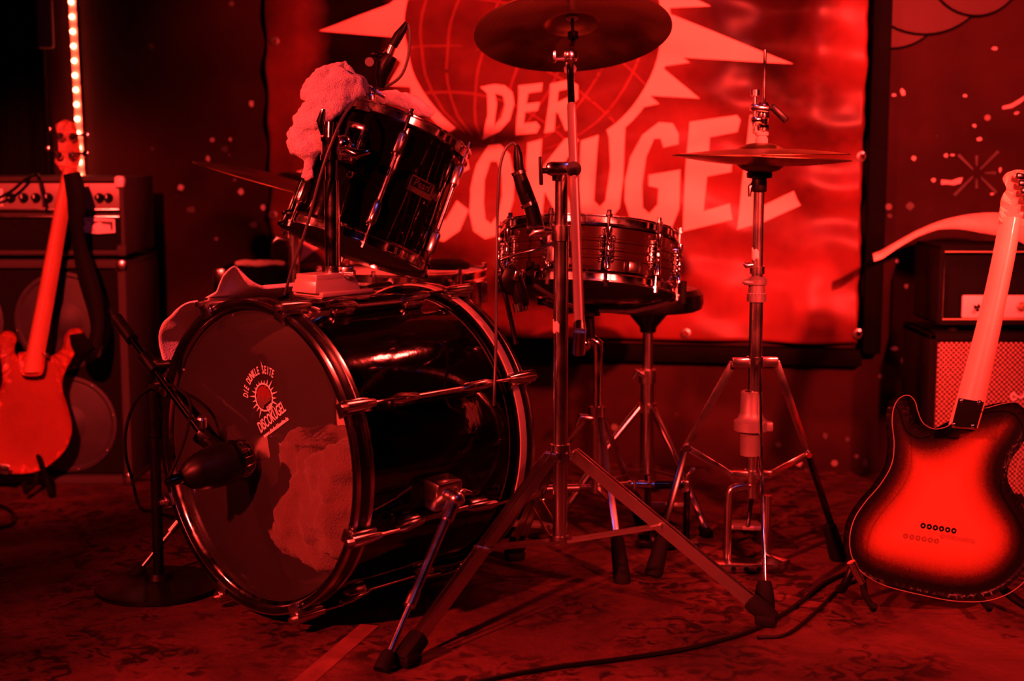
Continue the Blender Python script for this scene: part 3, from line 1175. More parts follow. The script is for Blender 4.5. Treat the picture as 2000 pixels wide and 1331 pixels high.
lump('blanket', bl, 'blanket', 0.010, 'crumpled grey blanket lying inside the bass drum', 'blanket', 0.050, 0.055, 3, BDM)

# white cloth hanging over the far side of the bass drum
def sheetfn(a, b_):
    phi = 12 + 66 * a
    s = -0.004 + 0.20 * b_ + 0.012 * math.sin(a * 9)
    prof = 0.010 + 0.034 * math.sin(min(1, max(0, (a - 0.05) / 0.75)) * math.pi) ** 0.8
    if a > 0.8:
        prof += 0.05 * (a - 0.8) / 0.2 * max(0, 1 - abs(b_ - 0.15) * 2.5)
    r = 0.290 + prof * (1 - 0.25 * b_) + 0.006 * math.sin(a * 21 + b_ * 6) + 0.008 * noise.noise(Vector((a * 7, b_ * 5, 0)))
    return BDM @ bd_pt(phi, max(r, 0.312 if 0.07 < a < 0.97 else 0.305), s)


o = MB().grid(sheetfn, 70, 30).build('white_cloth', 'cloth', ang=180)
o.modifiers.new('thick', 'SOLIDIFY').thickness = 0.003
tag(o, 'white cloth draped over the far edge of the bass drum', 'cloth')

# ================================================================== TOM + HOLDER
def tom_like(name, M, R, L, label, cat, nlug, phi0, shellmat, hoop_h, style, shell_r=None, group=None):
    rt = root(name, M, label, cat, group)
    sr = shell_r or R - 0.012
    MB().lathe([(sr, 0.010), (sr, L - 0.010), (sr - 0.007, L - 0.010), (sr - 0.007, 0.010)], seg=72, closed=True).build('shell', shellmat, rt, local=True, ang=30)
    # pressed steel hoops
    def hp(z0, sg):
        prof = [(R - 0.004, z0), (R, z0 + sg * 0.001), (R, z0 + sg * 0.0035), (R - 0.005, z0 + sg * 0.005), (R - 0.0055, z0 + sg * (hoop_h - 0.006)),
                (R - 0.001, z0 + sg * (hoop_h - 0.004)), (R, z0 + sg * hoop_h), (R - 0.002, z0 + sg * hoop_h), (R - 0.0075, z0 + sg * (hoop_h - 0.004)),
                (R - 0.0075, z0 + sg * 0.004), (R - 0.007, z0)]
        return MB().lathe(prof, seg=96, closed=True)
    hp(-0.004, 1).build('bottom_hoop', 'chrome', rt, local=True, ang=40)
    hp(L + 0.004, -1).build('top_hoop', 'chrome', rt, local=True, ang=40)
    MB().lathe([(0, 0.006), (sr * 0.7, 0.006), (sr + 0.002, 0.009)], seg=64).build('bottom_head', 'tolex_grey', rt, local=True)
    MB().lathe([(0, L - 0.006), (sr * 0.7, L - 0.006), (sr + 0.002, L - 0.009)], seg=64).build('top_head', 'white_plastic', rt, local=True)
    b = MB()
    x = R + 0.001
    if style == 'bridge':
        for z0, sg in ((0.0, 1), (L, -1)):
            b.box((sr + 0.010, 0, z0 + sg * 0.058), (0.018, 0.018, 0.045), None, 0.005)
            b.tube([(x - 0.002, 0, z0 + sg * 0.034), (x - 0.001, 0, z0 + sg * 0.045), (x - 0.003, 0, z0 + sg * 0.075), (sr + 0.008, 0, z0 + sg * 0.092)], [0.0055, 0.0085, 0.0085, 0.004], 10)
        b.tube([(sr + 0.010, 0, 0.085), (sr + 0.010, 0, L - 0.085)], 0.005, 10)
    elif style == 'tube':
        for z0, sg in ((0.0, 1), (L, -1)):
            b.cyl((sr - 0.001, 0, z0 + sg * 0.034), (x, 0, z0 + sg * 0.034), 0.0075, 0.006, 10)
            b.sph((x + 0.001, 0, z0 + sg * 0.026), 0.0072)
            for yy in (-0.011, 0.011):
                b.sph((sr + 0.003, yy, z0 + sg * 0.040), 0.0052, u=10, v=6)
        b.tube([(x + 0.001, 0, 0.022), (x + 0.001, 0, 0.034), (x + 0.001, 0, 0.040), (x + 0.001, 0, L - 0.040), (x + 0.001, 0, L - 0.034), (x + 0.001, 0, L - 0.022)], [0.0072, 0.0072, 0.0050, 0.0050, 0.0072, 0.0072], 10)
        for zz in (0.046, 0.056, L - 0.056, L - 0.046):
            b.sph((x + 0.001, 0, zz), 0.0066, (1, 1, 0.7), u=10, v=6)
            for yy in (-0.011, 0.011):
                b.sph((sr + 0.006, yy, zz), 0.0046, u=8, v=6)
        for yy in (-0.011, 0.011):
            b.tube([(sr + 0.004, yy, 0.036), (sr + 0.004, yy, L - 0.036)], 0.0035, 8)
    else:
        for z0, sg in ((0.0, 1), (L, -1)):
            b.box((sr + 0.009, 0, z0 + sg * 0.055), (0.018, 0.020, 0.05), None, 0.005)
    lugm = b.mesh('lug', 'worn_chrome' if style != 'tube' else 'chrome')
    rods = []
    for z0, sg in ((0.0, 1), (L, -1)):
        b = MB()
        b.tube([(x - 0.001, 0, z0 - sg * q) for q in (0.013, 0.0052, 0.005, 0.001, 0.0009, -0.045)], [0.0048, 0.0048, 0.0072, 0.0072, 0.0028, 0.0028], 8)
        rods.append(b.mesh('tension_rod', 'chrome'))
    for k in range(nlug):
        A = rotz(math.radians(phi0 + 360.0 / nlug * k))
        l = link(lugm, 'lug', rt, A)
        for rm_ in rods:
            link(rm_, 'tension_rod', l, Matrix())
    return rt


TN = Vector((0.3243, 0.2330, 0.9168))
TM = frame((-0.3178, 2.85, 0.6595), TN, (0, -1, 0))
TR, TL = 0.1588, 0.260
tom = tom_like('rack_tom', TM, TR, TL, 'black lacquered rack tom with chrome hoops tilted above the bass drum', 'drum', 6, 10, 'black_lacquer', 0.024, 'bridge')


def tom_pt(phi, r, z):
    a = math.radians(phi)
    return Vector((math.cos(a) * r, math.sin(a) * r, z))


# maker's plate
tsr = TR - 0.012
PM = frame(tom_pt(38, tsr + 0.0005, 0.142), tom_pt(38, 1, 0), (0, 0, 1))   # x = up the drum
PM = PM @ Matrix.Rotation(-math.pi / 2, 4, 'Z')                             # x = across, y = up
b = MB()
b.poly([(-0.029, -0.016), (0.029, -0.016), (0.029, 0.016), (-0.029, 0.016)], [[(-0.026, -0.005), (0.026, -0.005), (0.026, 0.013), (-0.026, 0.013)]], PM, 0.0022)
bdg = b.build('badge', 'worn_chrome', tom, local=True, smooth=False)
b = MB()
b.poly([(-0.027, -0.006), (0.027, -0.006), (0.027, 0.014), (-0.027, 0.014)], (), PM, 0.0012)
b.build('badge_field', 'black_plastic', bdg, local=True, smooth=False)
b = MB()
tb = text_bm('Pearl', 0.021, 0.2, 0.95, 0.0003)
tb.transform(PM @ T((0, 0.004, 0.0016)))
b.join(tb)
b.build('lettering', 'worn_chrome', bdg, local=True, smooth=False)
b = MB()
b.lathe([(0.004, 0), (0.0075, 0.001), (0.0075, -0.002)], frame(tom_pt(-17, tsr, 0.115), tom_pt(-17, 1, 0), (0, 0, 1)), 16)
b.build('vent', 'chrome', tom, local=True)
# bracket that takes the arm
BRM = frame(tom_pt(-22, tsr, 0.170), tom_pt(-22, 1, 0), (0, 0, 1))
b = MB()
for yy in (-0.016, 0.016):
    b.box(BRM @ Vector((0.006, yy, 0.010)), (0.075, 0.007, 0.020), BRM, 0.003)
b.box(BRM @ Vector((-0.030, 0, 0.016)), (0.016, 0.040, 0.032), BRM, 0.004)
b.box(BRM @ Vector((0.036, 0, 0.012)), (0.014, 0.040, 0.022), BRM, 0.004)
b.build('mount_bracket', 'worn_chrome', tom, local=True)
b = MB()
b.tube([BRM @ Vector((-0.030, -0.012, 0.03)), BRM @ Vector((-0.034, -0.018, 0.045)), BRM @ Vector((-0.040, 0.012, 0.055)), BRM @ Vector((-0.034, 0.035, 0.048))], [0.006, 0.008, 0.009, 0.004], 10)
b.build('wing_nut', 'chrome', tom, local=True)

PB = BDC + BDN * 0.2
PX, PY = PB.x, PB.y
hold = root('tom_holder', (PX, PY, 0.588), 'chrome tom holder post standing on top of the bass drum', 'tom holder')
b = MB()
BM3 = Matrix((BDN, BDX, Vector((0, 0, 1)))).transposed().to_4x4()
b.box((PX, PY, 0.592), (0.125, 0.085, 0.008), BM3, 0.002)
b.box(Vector((PX, PY, 0.607)) - BDN * 0.018, (0.112, 0.070, 0.024), BM3, 0.003, taper=0.88)
b.box(Vector((PX, PY, 0.620)) - BDN * 0.018, (0.096, 0.060, 0.018), BM3, 0.003)
b.build('base', 'rim_pale', hold)
b = MB()
b.cyl((PX, PY, 0.60), (PX, PY, 0.640), 0.0225, 0.0215, 20)
b.cyl((PX + 0.015, PY - 0.012, 0.628), (PX + 0.042, PY - 0.020, 0.628), 0.007, None, 10)
b.box((PX + 0.028, PY - 0.01, 0.628), (0.022, 0.022, 0.026), None, 0.004)
b.build('base_clamp', 'worn_chrome', hold)
b = MB()
b.cyl((PX, PY, 0.61), (PX, PY, 0.80), 0.0150, None, 20)
b.cyl((PX, PY, 0.80), (PX, PY, 0.848), 0.0128, None, 20)
b.build('post', 'chrome', hold)
b = MB()
b.cyl((PX, PY, 0.838), (PX, PY, 0.848), 0.0215, None, 20)
b.cyl((PX, PY, 0.846), (PX, PY, 0.876), 0.0195, None, 20)
b.cyl((PX, PY, 0.872), (PX, PY, 0.880), 0.0215, None, 20)
b.cyl((PX, PY, 0.880), (PX, PY, 0.908), 0.0165, 0.013, 18)
b.tube([(PX - 0.014, PY - 0.004, 0.885), (PX - 0.018, PY - 0.008, 0.91), (PX - 0.012, PY - 0.010, 0.932)], [0.006, 0.0085, 0.004], 10)
b.build('ratchet_clamp', 'chrome', hold)
b = MB()
tgt = TM @ (BRM @ Vector((0.0, 0, 0.012)))
mid = Vector((PX + 0.022, PY + 0.004, 0.868))
b.tube([(PX, PY, 0.872), mid, (mid + tgt) / 2 + Vector((0, 0, -0.004)), tgt], [0.013, 0.0125, 0.011, 0.011], 14)
b.sph(mid, 0.0165)
b.tube([mid + Vector((0.008, -0.018, -0.012)), mid + Vector((0.028, -0.026, -0.020)), mid + Vector((0.052, -0.024, -0.014))], [0.008, 0.010, 0.004], 10)
b.build('tilt_arm', 'chrome', hold)

# towel thrown over the left rim of the tom
def pxb(lst, Y):
    out = []
    for x, y, r, dy in lst:
        out.append((at(x, y, Y + dy), r * Y / FPX, (1, 0.8, 1)))
    return out


def rolls(lst):
    out = []
    for pts in lst:
        sp_ = spline([at(x, y, Y) for x, y, Y, r in pts], 6)
        for i_, c_ in enumerate(sp_):
            f = i_ / (len(sp_) - 1) * (len(pts) - 1)
            k_ = min(int(f), len(pts) - 2)
            r_ = pts[k_][3] + (pts[k_ + 1][3] - pts[k_][3]) * (f - k_)
            out.append((c_, r_ * 2.75 / FPX, (1, 1, 1)))
    return out


tw = rolls([
    [(580, 283, 2.70, 21), (596, 291, 2.69, 20), (616, 282, 2.70, 16), (628, 262, 2.71, 12)],
    [(578, 262, 2.72, 17), (594, 246, 2.71, 19), (616, 238, 2.70, 17), (642, 220, 2.71, 17), (668, 198, 2.73, 16), (700, 180, 2.76, 15)],
    [(590, 232, 2.73, 18), (608, 214, 2.72, 19), (634, 204, 2.72, 19), (662, 184, 2.73, 19), (694, 165, 2.76, 16)],
    [(600, 184, 2.74, 15), (622, 178, 2.73, 19), (648, 170, 2.73, 20), (672, 162, 2.74, 18), (694, 158, 2.76, 13)],
    [(600, 176, 2.76, 13), (616, 156, 2.75, 13), (640, 138, 2.75, 12), (664, 126, 2.76, 8)],
    [(648, 146, 2.75, 11), (662, 139, 2.74, 9), (676, 147, 2.74, 9)],
    [(674, 126, 2.77, 7), (682, 142, 2.77, 12), (700, 158, 2.78, 12), (716, 172, 2.80, 11)],
    [(606, 306, 2.70, 9), (602, 326, 2.69, 6), (592, 344, 2.69, 5)],
    [(606, 306, 2.70, 9), (606, 328, 2.69, 6), (608, 346, 2.69, 5)],
    [(604, 320, 2.70, 5), (598, 336, 2.69, 5), (600, 352, 2.69, 4)],
    [(712, 172, 2.80, 12), (728, 184, 2.86, 13), (742, 190, 2.92, 14), (772, 192, 2.95, 18), (806, 204, 2.96, 19), (836, 220, 2.96, 13)]])
lump('towel', tw, 'towel', 0.0045, 'pinkish white terry towel thrown over the rack tom rim', 'towel', 0.012, 0.020, 1)

# clip microphone on the tom
TMY = 2.80
tmic = root('tom_microphone', at(735, 215, TMY), 'small black clip-on microphone fixed above the rack tom beside the towel', 'microphone')
b = MB()
b.tube([at(726, 170, TMY), at(724, 188, TMY), at(722, 210, TMY)], [0.006, 0.010, 0.011], 12)
b.box(at(722, 198, TMY), (0.020, 0.026, 0.032), None, 0.005)
b.box(at(736, 181, TMY), (0.040, 0.016, 0.008), Matrix.Rotation(0.5, 4, 'Y'), 0.002)
b.build('rim_clamp', 'worn_chrome', tmic)
b = MB()
b.tube([at(744, 172, TMY), at(746, 150, TMY), at(752, 128, TMY), at(764, 108, TMY)], [0.007, 0.013, 0.018, 0.014], 12)
b.sph(at(733, 106, TMY), 0.009, (1.2, 1, 0.9))
b.tube([at(731, 106, TMY), at(745, 110, TMY), at(758, 108, TMY)], 0.006, 10)
b.build('swivel', 'black_plastic', tmic)
b = MB()
b.lathe([(0, 0.004), (0.0085, 0.004), (0.0092, 0.002), (0.0092, -0.002), (0, -0.004)], frame(at(722, 121, TMY - 0.02), (0, -1, 0), (0, 0, 1)), 20)
b.build('knob', 'collar_metal', tmic)
b = MB()
b.tube([at(760, 106, TMY), at(768, 86, TMY)], [0.0085, 0.0080], 14)
b.build('microphone_body', 'worn_chrome', tmic)
b = MB()
b.tube([at(767, 90, TMY), at(778, 70, TMY), at(788, 56, TMY), at(794, 44, TMY)], [0.0090, 0.0098, 0.0075, 0.0040], 14)
b.build('plug', 'black_plastic', tmic)
pts = [at(794, 45, TMY), at(799, 58, TMY), at(800, 85, TMY), at(795, 120, TMY), at(783, 148, TMY), at(762, 165, TMY), at(740, 171, TMY), at(722, 174, TMY), at(706, 182, TMY - .01),
       at(688, 204, TMY - .10), at(672, 225, TMY - .15), at(655, 262, TMY - .17), at(630, 330, TMY - .175), at(600, 440, TMY - .175), at(572, 520, TMY - .16), at(556, 576, TMY - .13)]
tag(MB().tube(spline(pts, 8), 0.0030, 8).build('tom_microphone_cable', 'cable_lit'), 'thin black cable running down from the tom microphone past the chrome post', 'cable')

# ================================================================== CYMBAL STAND + CRASH
CX, CY = 0.0905, 2.62
cs = root('cymbal_stand', (CX, CY, 0), 'tall chrome boom cymbal stand on a double-braced tripod', 'cymbal stand')


def zc(y, Y=CY):
    return at(1000, y, Y).z


b = MB()
b.cyl((CX, CY, 0.12), (CX, CY, zc(452)), 0.0140, None, 20)
b.build('lower_tube', 'worn_chrome', cs)
b = MB()
b.cyl((CX, CY, zc(455)), (CX, CY, zc(345)), 0.0118, None, 20)
b.build('upper_tube', 'worn_chrome', cs)
b = MB()
b.cyl((CX, CY, zc(470)), (CX, CY, zc(440)), 0.0185, 0.0175, 20)
b.tube([at(1075, 452, CY - .02), at(1060, 452, CY - .03), at(1046, 455, CY - .03), at(1034, 462, CY - .03)], [0.006, 0.010, 0.010, 0.002], 12)
b.build('height_clamp', 'worn_chrome', cs)
def tape_patch(parent, x, y, z, r, a0, a1, h):
    def f(u, v):
        a = math.radians(a0 + (a1 - a0) * u)
        zz = z + h * (v - 0.5) * (1 - 0.35 * u) + 0.002 * math.sin(u * 11)
        return Vector((x + math.cos(a) * r, y + math.sin(a) * r, zz))
    o_ = MB().grid(f, 12, 4).build('tape_patch', 'tape', parent)
    o_.modifiers.new('thick', 'SOLIDIFY').thickness = 0.0006


tape_patch(cs, CX, CY, zc(638), 0.0147, 182, 258, 0.026)
b = MB()
b.cyl((CX, CY, zc(900)), (CX, CY, zc(868)), 0.021, 0.019, 20)
b.build('leg_collar', 'worn_chrome', cs)
b = MB()
b.cyl((CX, CY, zc(1062)), (CX, CY, zc(1046)), 0.017, None, 18)
b.build('brace_collar', 'worn_chrome', cs)
ctop = Vector((CX, CY, zc(884)))
cbot = Vector((CX, CY, zc(1054)))
for foot, fr in ((gnd(795, 1300), 0.50), (gnd(1497, 1222), 0.46), (gnd(1005, 1094), 0.48)):
    d = Vector((foot.x - CX, foot.y - CY, 0)).normalized()
    sd = Vector((-d.y, d.x, 0))
    p0 = ctop + d * 0.026
    p1 = foot + Vector((0, 0, 0.022))
    b = MB()
    for sg in (-1, 1):
        b.bar(p0 + sd * 0.0075 * sg, p1 + sd * 0.0075 * sg, 0.0026, 0.022, (0, 0, 1))
    b.cyl(p0 - sd * 0.014, p0 + sd * 0.014, 0.005, None, 10)
    lg = b.build('leg', 'worn_chrome', cs)
    pm = p0.lerp(p1, fr)
    b = MB()
    for sg in (-1, 1):
        b.bar(cbot + d * 0.018 + sd * 0.013 * sg, pm + sd * 0.013 * sg, 0.0022, 0.006, (0, 0, 1))
    b.cyl(pm - sd * 0.018, pm + sd * 0.018, 0.005, None, 10)
    b.build('brace', 'worn_chrome', cs)
    b = MB()
    dd = (p1 - p0).normalized()
    M = frame(p1, -dd, sd)
    b.box(p1 - dd * 0.012 + Vector((0, 0, -0.002)), (0.034, 0.030, 0.060), M, 0.008)
    b.box(foot + Vector((0, 0, 0.012)), (0.040, 0.040, 0.024), frame((0, 0, 0), (0, 0, 1), d), 0.008)
    b.build('rubber_foot', 'rubber', lg)
# boom clamp and boom
b = MB()
cl = at(1093, 330, CY)
b.box(cl + Vector((0.006, 0, 0)), (0.062, 0.036, 0.026), None, 0.009)
b.cyl(cl + Vector((0, 0, -0.022)), cl + Vector((0, 0, -0.008)), 0.0135, 0.015, 16)
b.cyl(cl + Vector((0.025, -0.022, 0)), cl + Vector((0.025, 0.022, 0)), 0.014, None, 16)
b.build('boom_clamp', 'chrome', cs)
b = MB()
wn = at(1070, 334, CY - 0.008)
b.cyl(wn, wn + Vector((-0.010, 0, 0.0)), 0.005, None, 10)
b.bar(wn + Vector((-0.012, 0, -0.026)), wn + Vector((-0.014, 0, 0.026)), 0.016, 0.007, (1, 0, 0), 0.002)
b.build('wing_nut', 'black_plastic', cs)
BT, BB = at(1113, 118, 2.90), at(1132, 640, 2.30)
bdir = (BT - BB).normalized()
b = MB()
b.cyl(BB, BB.lerp(BT, 0.80), 0.0088, 0.0088, 16)
b.build('boom_tube', 'satin_metal', cs)
b = MB()
b.cyl(BB.lerp(BT, 0.78), BT, 0.0072, None, 14)
b.build('boom_rod', 'hardware_dark', cs)
b = MB()
b.cyl(BB + bdir * 0.008, BB - bdir * 0.012, 0.010, 0.011, 14)
b.cyl(BB - bdir * 0.010, at(1130, 692, 2.30), 0.0105, None, 16)
b.build('boom_weight', 'chrome', cs)
KN = Vector((-0.0395, 0.3291, 0.9435))
KC = Vector((0.1247, 2.9756, 1.0999))
b = MB()
b.cyl(BT - bdir * 0.03, BT + bdir * 0.004, 0.013, 0.011, 14)
b.sph(at(1113, 108, 2.90), 0.0165, (1, 0.9, 1.1))
b.cyl(at(1098, 112, 2.89), at(1080, 112, 2.88), 0.006, 0.007, 10)
b.box(at(1083, 110, 2.88), (0.007, 0.012, 0.024), None, 0.003)
b.build('tilter', 'chrome', cs)
b = MB()
b.cyl(at(1113, 106, 2.90), KC - KN * 0.02, 0.0055, None, 12)
b.cyl(KC - KN * 0.012, KC + KN * 0.055, 0.0035, None, 10)
b.cyl(KC - KN * 0.016, KC - KN * 0.004, 0.011, None, 14)
b.build('cymbal_post', 'hardware_dark', cs)
b = MB()
b.cyl(KC + KN * 0.026, KC + KN * 0.045, 0.013, None, 14)
b.build('felt_washer', 'felt', cs)
b = MB()
b.tube([KC + KN * 0.047 + Vector((-0.016, 0, 0.004)), KC + KN * 0.049, KC + KN * 0.047 + Vector((0.016, 0, 0.004))], [0.004, 0.007, 0.004], 10)
b.build('wing_nut', 'chrome', cs)


def cymbal(name, c, n, R, bell_r, bell_h, bow, material, label, group=None, lift=0.0, seg=96):
    """one lathed cymbal: bow, bell and lathe grooves"""
    M = frame(c, n, (1, 0, 0))
    top, bot = [], []
    N = 40
    for i in range(N + 1):
        r = 0.006 + (R - 0.006) * i / N
        if r < bell_r:
            t = r / bell_r
            z = bow + bell_h * math.sqrt(max(0, 1 - t * t * 0.96)) - bell_h * 0.2
        else:
            t = (r - bell_r) / (R - bell_r)
            z = bow * (1 - t ** 1.6)
        g = 0.00028 * math.sin(i * 2.4) if r > bell_r * 1.1 else 0
        top.append((r, z + g + 0.0007))
        bot.append((r, z - g - 0.0007))
    o = MB().lathe(top + bot[::-1], M, seg, closed=True)
    lo = o.build(name, material, ang=60)
    return tag(lo, label, 'cymbal', group)


cymbal('crash_cymbal', KC - KN * 0.005, KN, 0.203, 0.056, 0.022, 0.018, 'cymbal', 'bronze crash cymbal tilted high on the boom stand, underside showing')

# ================================================================== SNARE, STAND, MICROPHONE
SN = Vector((0.0610, 0.2162, 0.9744)).normalized()
SL = 0.124
STOP = Vector((0.1608, 2.948, 0.6908))
SNM = frame(STOP - SN * SL, SN, (0, -1, 0))
snare = tom_like('snare_drum', SNM, 0.185, SL, 'shallow snare drum with brown glossy shell and chrome tube lugs', 'drum', 10, 8, 'snare_shell', 0.022, 'tube', shell_r=0.176)
for z in (0.045, 0.062, 0.079):
    MB().lathe([(0.176, z - 0.004), (0.1785, z - 0.002), (0.1785, z + 0.002), (0.176, z + 0.004)], seg=72).build('shell_bead', 'snare_shell', snare, local=True)
b = MB()
TA = rotz(math.radians(-27 + 3))
b.box(TA @ Vector((0.186, 0, 0.060)), (0.022, 0.030, 0.060), TA, 0.004)
b.box(TA @ Vector((0.196, 0.004, 0.050)), (0.012, 0.020, 0.050), TA, 0.003)
b.cyl(TA @ Vector((0.192, 0, 0.088)), TA @ Vector((0.192, 0, 0.104)), 0.008, None, 14)
b.build('throw_off', 'worn_chrome', snare, local=True)
b = MB()
TA = rotz(math.radians(26))
b.box(TA @ Vector((0.182, 0, 0.030)), (0.014, 0.028, 0.022), TA, 0.003)
b.build('butt_plate', 'worn_chrome', snare, local=True)

SX, SY = at(1168, 700, 2.96).x, 2.96
ss = root('snare_stand', (SX, SY, 0), 'chrome snare stand with basket arms under the snare drum', 'drum stand')
zs = lambda y: at(1000, y, SY).z
b = MB()
b.cyl((SX, SY, 0.14), (SX, SY, zs(805)), 0.0128, None, 18)
b.build('lower_tube', 'worn_chrome', ss)
b = MB()
b.cyl((SX, SY, zs(812)), (SX, SY, zs(672)), 0.0095, None, 16)
b.build('upper_tube', 'chrome', ss)
b = MB()
b.cyl((SX, SY, zs(828)), (SX, SY, zs(800)), 0.017, None, 16)
b.tube([(SX - 0.012, SY - 0.012, zs(815)), (SX - 0.036, SY - 0.018, zs(812)), (SX - 0.044, SY - 0.018, zs(830))], [0.007, 0.009, 0.005], 10)
b.build('height_clamp', 'worn_chrome', ss)
b = MB()
b.tube([(SX, SY, zs(690)), (SX, SY, zs(672)), (SX - 0.012, SY, zs(664)), (SX - 0.030, SY, zs(665)), (SX - 0.042, SY, zs(676))], [0.011, 0.012, 0.012, 0.011, 0.010], 12)
b.sph((SX - 0.03, SY, zs(672)), 0.017)
b.build('tilter', 'chrome', ss)
hubp = SNM @ Vector((0, 0, -0.045))
hubp = Vector((SX - 0.02, SY, hubp.z))
b = MB()
b.cyl((SX - 0.015, SY, zs(668)), hubp, 0.010, None, 12)
b.cyl(hubp + Vector((0, 0, -0.012)), hubp + Vector((0, 0, 0.010)), 0.024, None, 18)
b.build('basket_hub', 'black_plastic', ss)
for a in (86, 206, -38):
    tip = SNM @ Vector((math.cos(math.radians(a)) * 0.196, math.sin(math.radians(a)) * 0.196, -0.008))
    tip2 = SNM @ Vector((math.cos(math.radians(a)) * 0.197, math.sin(math.radians(a)) * 0.197, 0.030))
    b = MB()
    b.tube([hubp, hubp.lerp(tip, 0.5) + Vector((0, 0, -0.012)), tip], [0.007, 0.007, 0.006], 10)
    ar = b.build('basket_arm', 'worn_chrome', ss)
    MB().tube([tip + Vector((0, 0, -0.008)), tip, tip2], [0.009, 0.0095, 0.008], 10).build('rubber_grip', 'rubber', ar)
b = MB()
b.cyl((SX, SY, 0.285), (SX, SY, 0.320), 0.019, None, 16)
b.cyl((SX, SY, 0.135), (SX, SY, 0.155), 0.017, None, 16)
b.build('leg_collars', 'worn_chrome', ss)
for foot in (gnd(1215, 1138), Vector((SX - 0.20, SY + 0.15, 0)), Vector((SX + 0.12, SY + 0.24, 0))):
    d = Vector((foot.x - SX, foot.y - SY, 0)).normalized()
    p0, p1 = Vector((SX, SY, 0.30)) + d * 0.022, foot + Vector((0, 0, 0.015))
    lg = MB().bar(p0, p1, 0.014, 0.006, (0, 0, 1), 0.001).build('leg', 'worn_chrome', ss)
    pm = p0.lerp(p1, 0.55)
    MB().bar(Vector((SX, SY, 0.145)) + d * 0.016, pm, 0.010, 0.004, (0, 0, 1)).build('brace', 'worn_chrome', ss)
    b = MB()
    b.tube([p1 + (p0 - p1) * 0.26, p1 + (p0 - p1) * 0.22, foot + Vector((0, 0, 0.006)), foot], [0.009, 0.014, 0.018, 0.017], 12)
    b.build('rubber_foot', 'rubber', lg)

SMY = 2.72
smic = root('snare_microphone', at(1048, 440, SMY), 'slim black microphone standing at the snare rim with looping cable', 'microphone')
b = MB()
b.tube([at(1036, 398, SMY), at(1043, 425, SMY), at(1049, 446, SMY), at(1052, 458, SMY)], [0.0135, 0.0145, 0.015, 0.012], 16)
b.build('microphone_head', 'black_plastic', smic)
b = MB()
b.tube([at(1013, 338, SMY), at(1022, 365, SMY), at(1032, 393, SMY), at(1038, 404, SMY)], [0.0125, 0.0145, 0.0150, 0.0135], 16)
b.build('microphone_body', 'black_plastic', smic)
b = MB()
b.tube([at(1031, 396, SMY), at(1034, 402, SMY)], [0.0165, 0.0165], 16)
b.tube([at(1012, 334, SMY), at(1014, 340, SMY)], [0.0145, 0.0145], 16)
b.build('ring', 'worn_chrome', smic)
b = MB()
b.tube([at(1016, 344, SMY), at(1013, 325, SMY), at(1012, 305, SMY), at(1010, 288, SMY), at(1008, 283, SMY)], [0.0088, 0.0095, 0.0090, 0.0055, 0.0034], 14)
b.build('plug', 'black_plastic', smic)
pts = [at(1009, 284, SMY), at(1000, 280, SMY), at(987, 292, SMY), at(977, 325, SMY), at(973, 380, SMY), at(971, 450, SMY), at(970, 540, SMY - .03), at(969, 620, SMY - .10), at(968, 700, SMY - .16), at(966, 760, SMY - .18), at(965, 792, SMY - .17)]
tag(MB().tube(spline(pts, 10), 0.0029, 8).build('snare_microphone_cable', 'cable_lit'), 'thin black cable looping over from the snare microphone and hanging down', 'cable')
# bent holder rod and clamp that carry the snare microphone from the cymbal stand
cm = root('microphone_clamp', at(1010, 560, 2.70), 'black microphone clamp with bent chrome rod left of the snare', 'microphone clamp')
b = MB()
b.tube(spline([at(1084, 474, CY + 0.01), at(1060, 482, 2.66), at(1048, 488, 2.68), at(1010, 497, 2.70), at(982, 506, 2.71), at(975, 512, 2.71), at(980, 522, 2.71)], 5), 0.0036, 10)
b.build('holder_rod', 'chrome', cm)
b = MB()
b.box(at(996, 548, 2.71), (0.040, 0.030, 0.052), Matrix.Rotation(0.35, 4, 'Y'), 0.010)
b.tube([at(984, 520, 2.71), at(990, 535, 2.71), at(1005, 545, 2.71)], [0.007, 0.014, 0.016], 12)
b.tube([at(1005, 540, 2.71), at(1012, 565, 2.71), at(1018, 585, 2.71), at(1020, 598, 2.71)], [0.014, 0.016, 0.015, 0.013], 14)
b.build('clamp_body', 'black_plastic', cm)
b = MB()
b.bar(at(1012, 530, 2.69), at(1007, 548, 2.69), 0.010, 0.009, (0, -1, 0), 0.002)
b.build('lever', 'worn_chrome', cm)
b = MB()
b.tube([at(1015, 592, 2.71), at(1018, 608, 2.71)], [0.0145, 0.0135], 14)
b.build('end_ring', 'worn_chrome', cm)
b = MB()
b.tube(spline([at(983, 560, 2.71), at(990, 590, 2.71), at(999, 630, 2.72), at(1008, 672, 2.72)], 5), [0.0045] * 15 + [0.006], 8)
b.build('gooseneck', 'black_plastic', cm)
b = MB()
b.box(at(1043, 448, 2.685), (0.030, 0.022, 0.016), None, 0.004)
b.tube([at(1047, 450, 2.69), at(1060, 470, 2.68), at(1062, 480, 2.665)], 0.005, 8)
b.build('microphone_holder', 'black_plastic', cm)

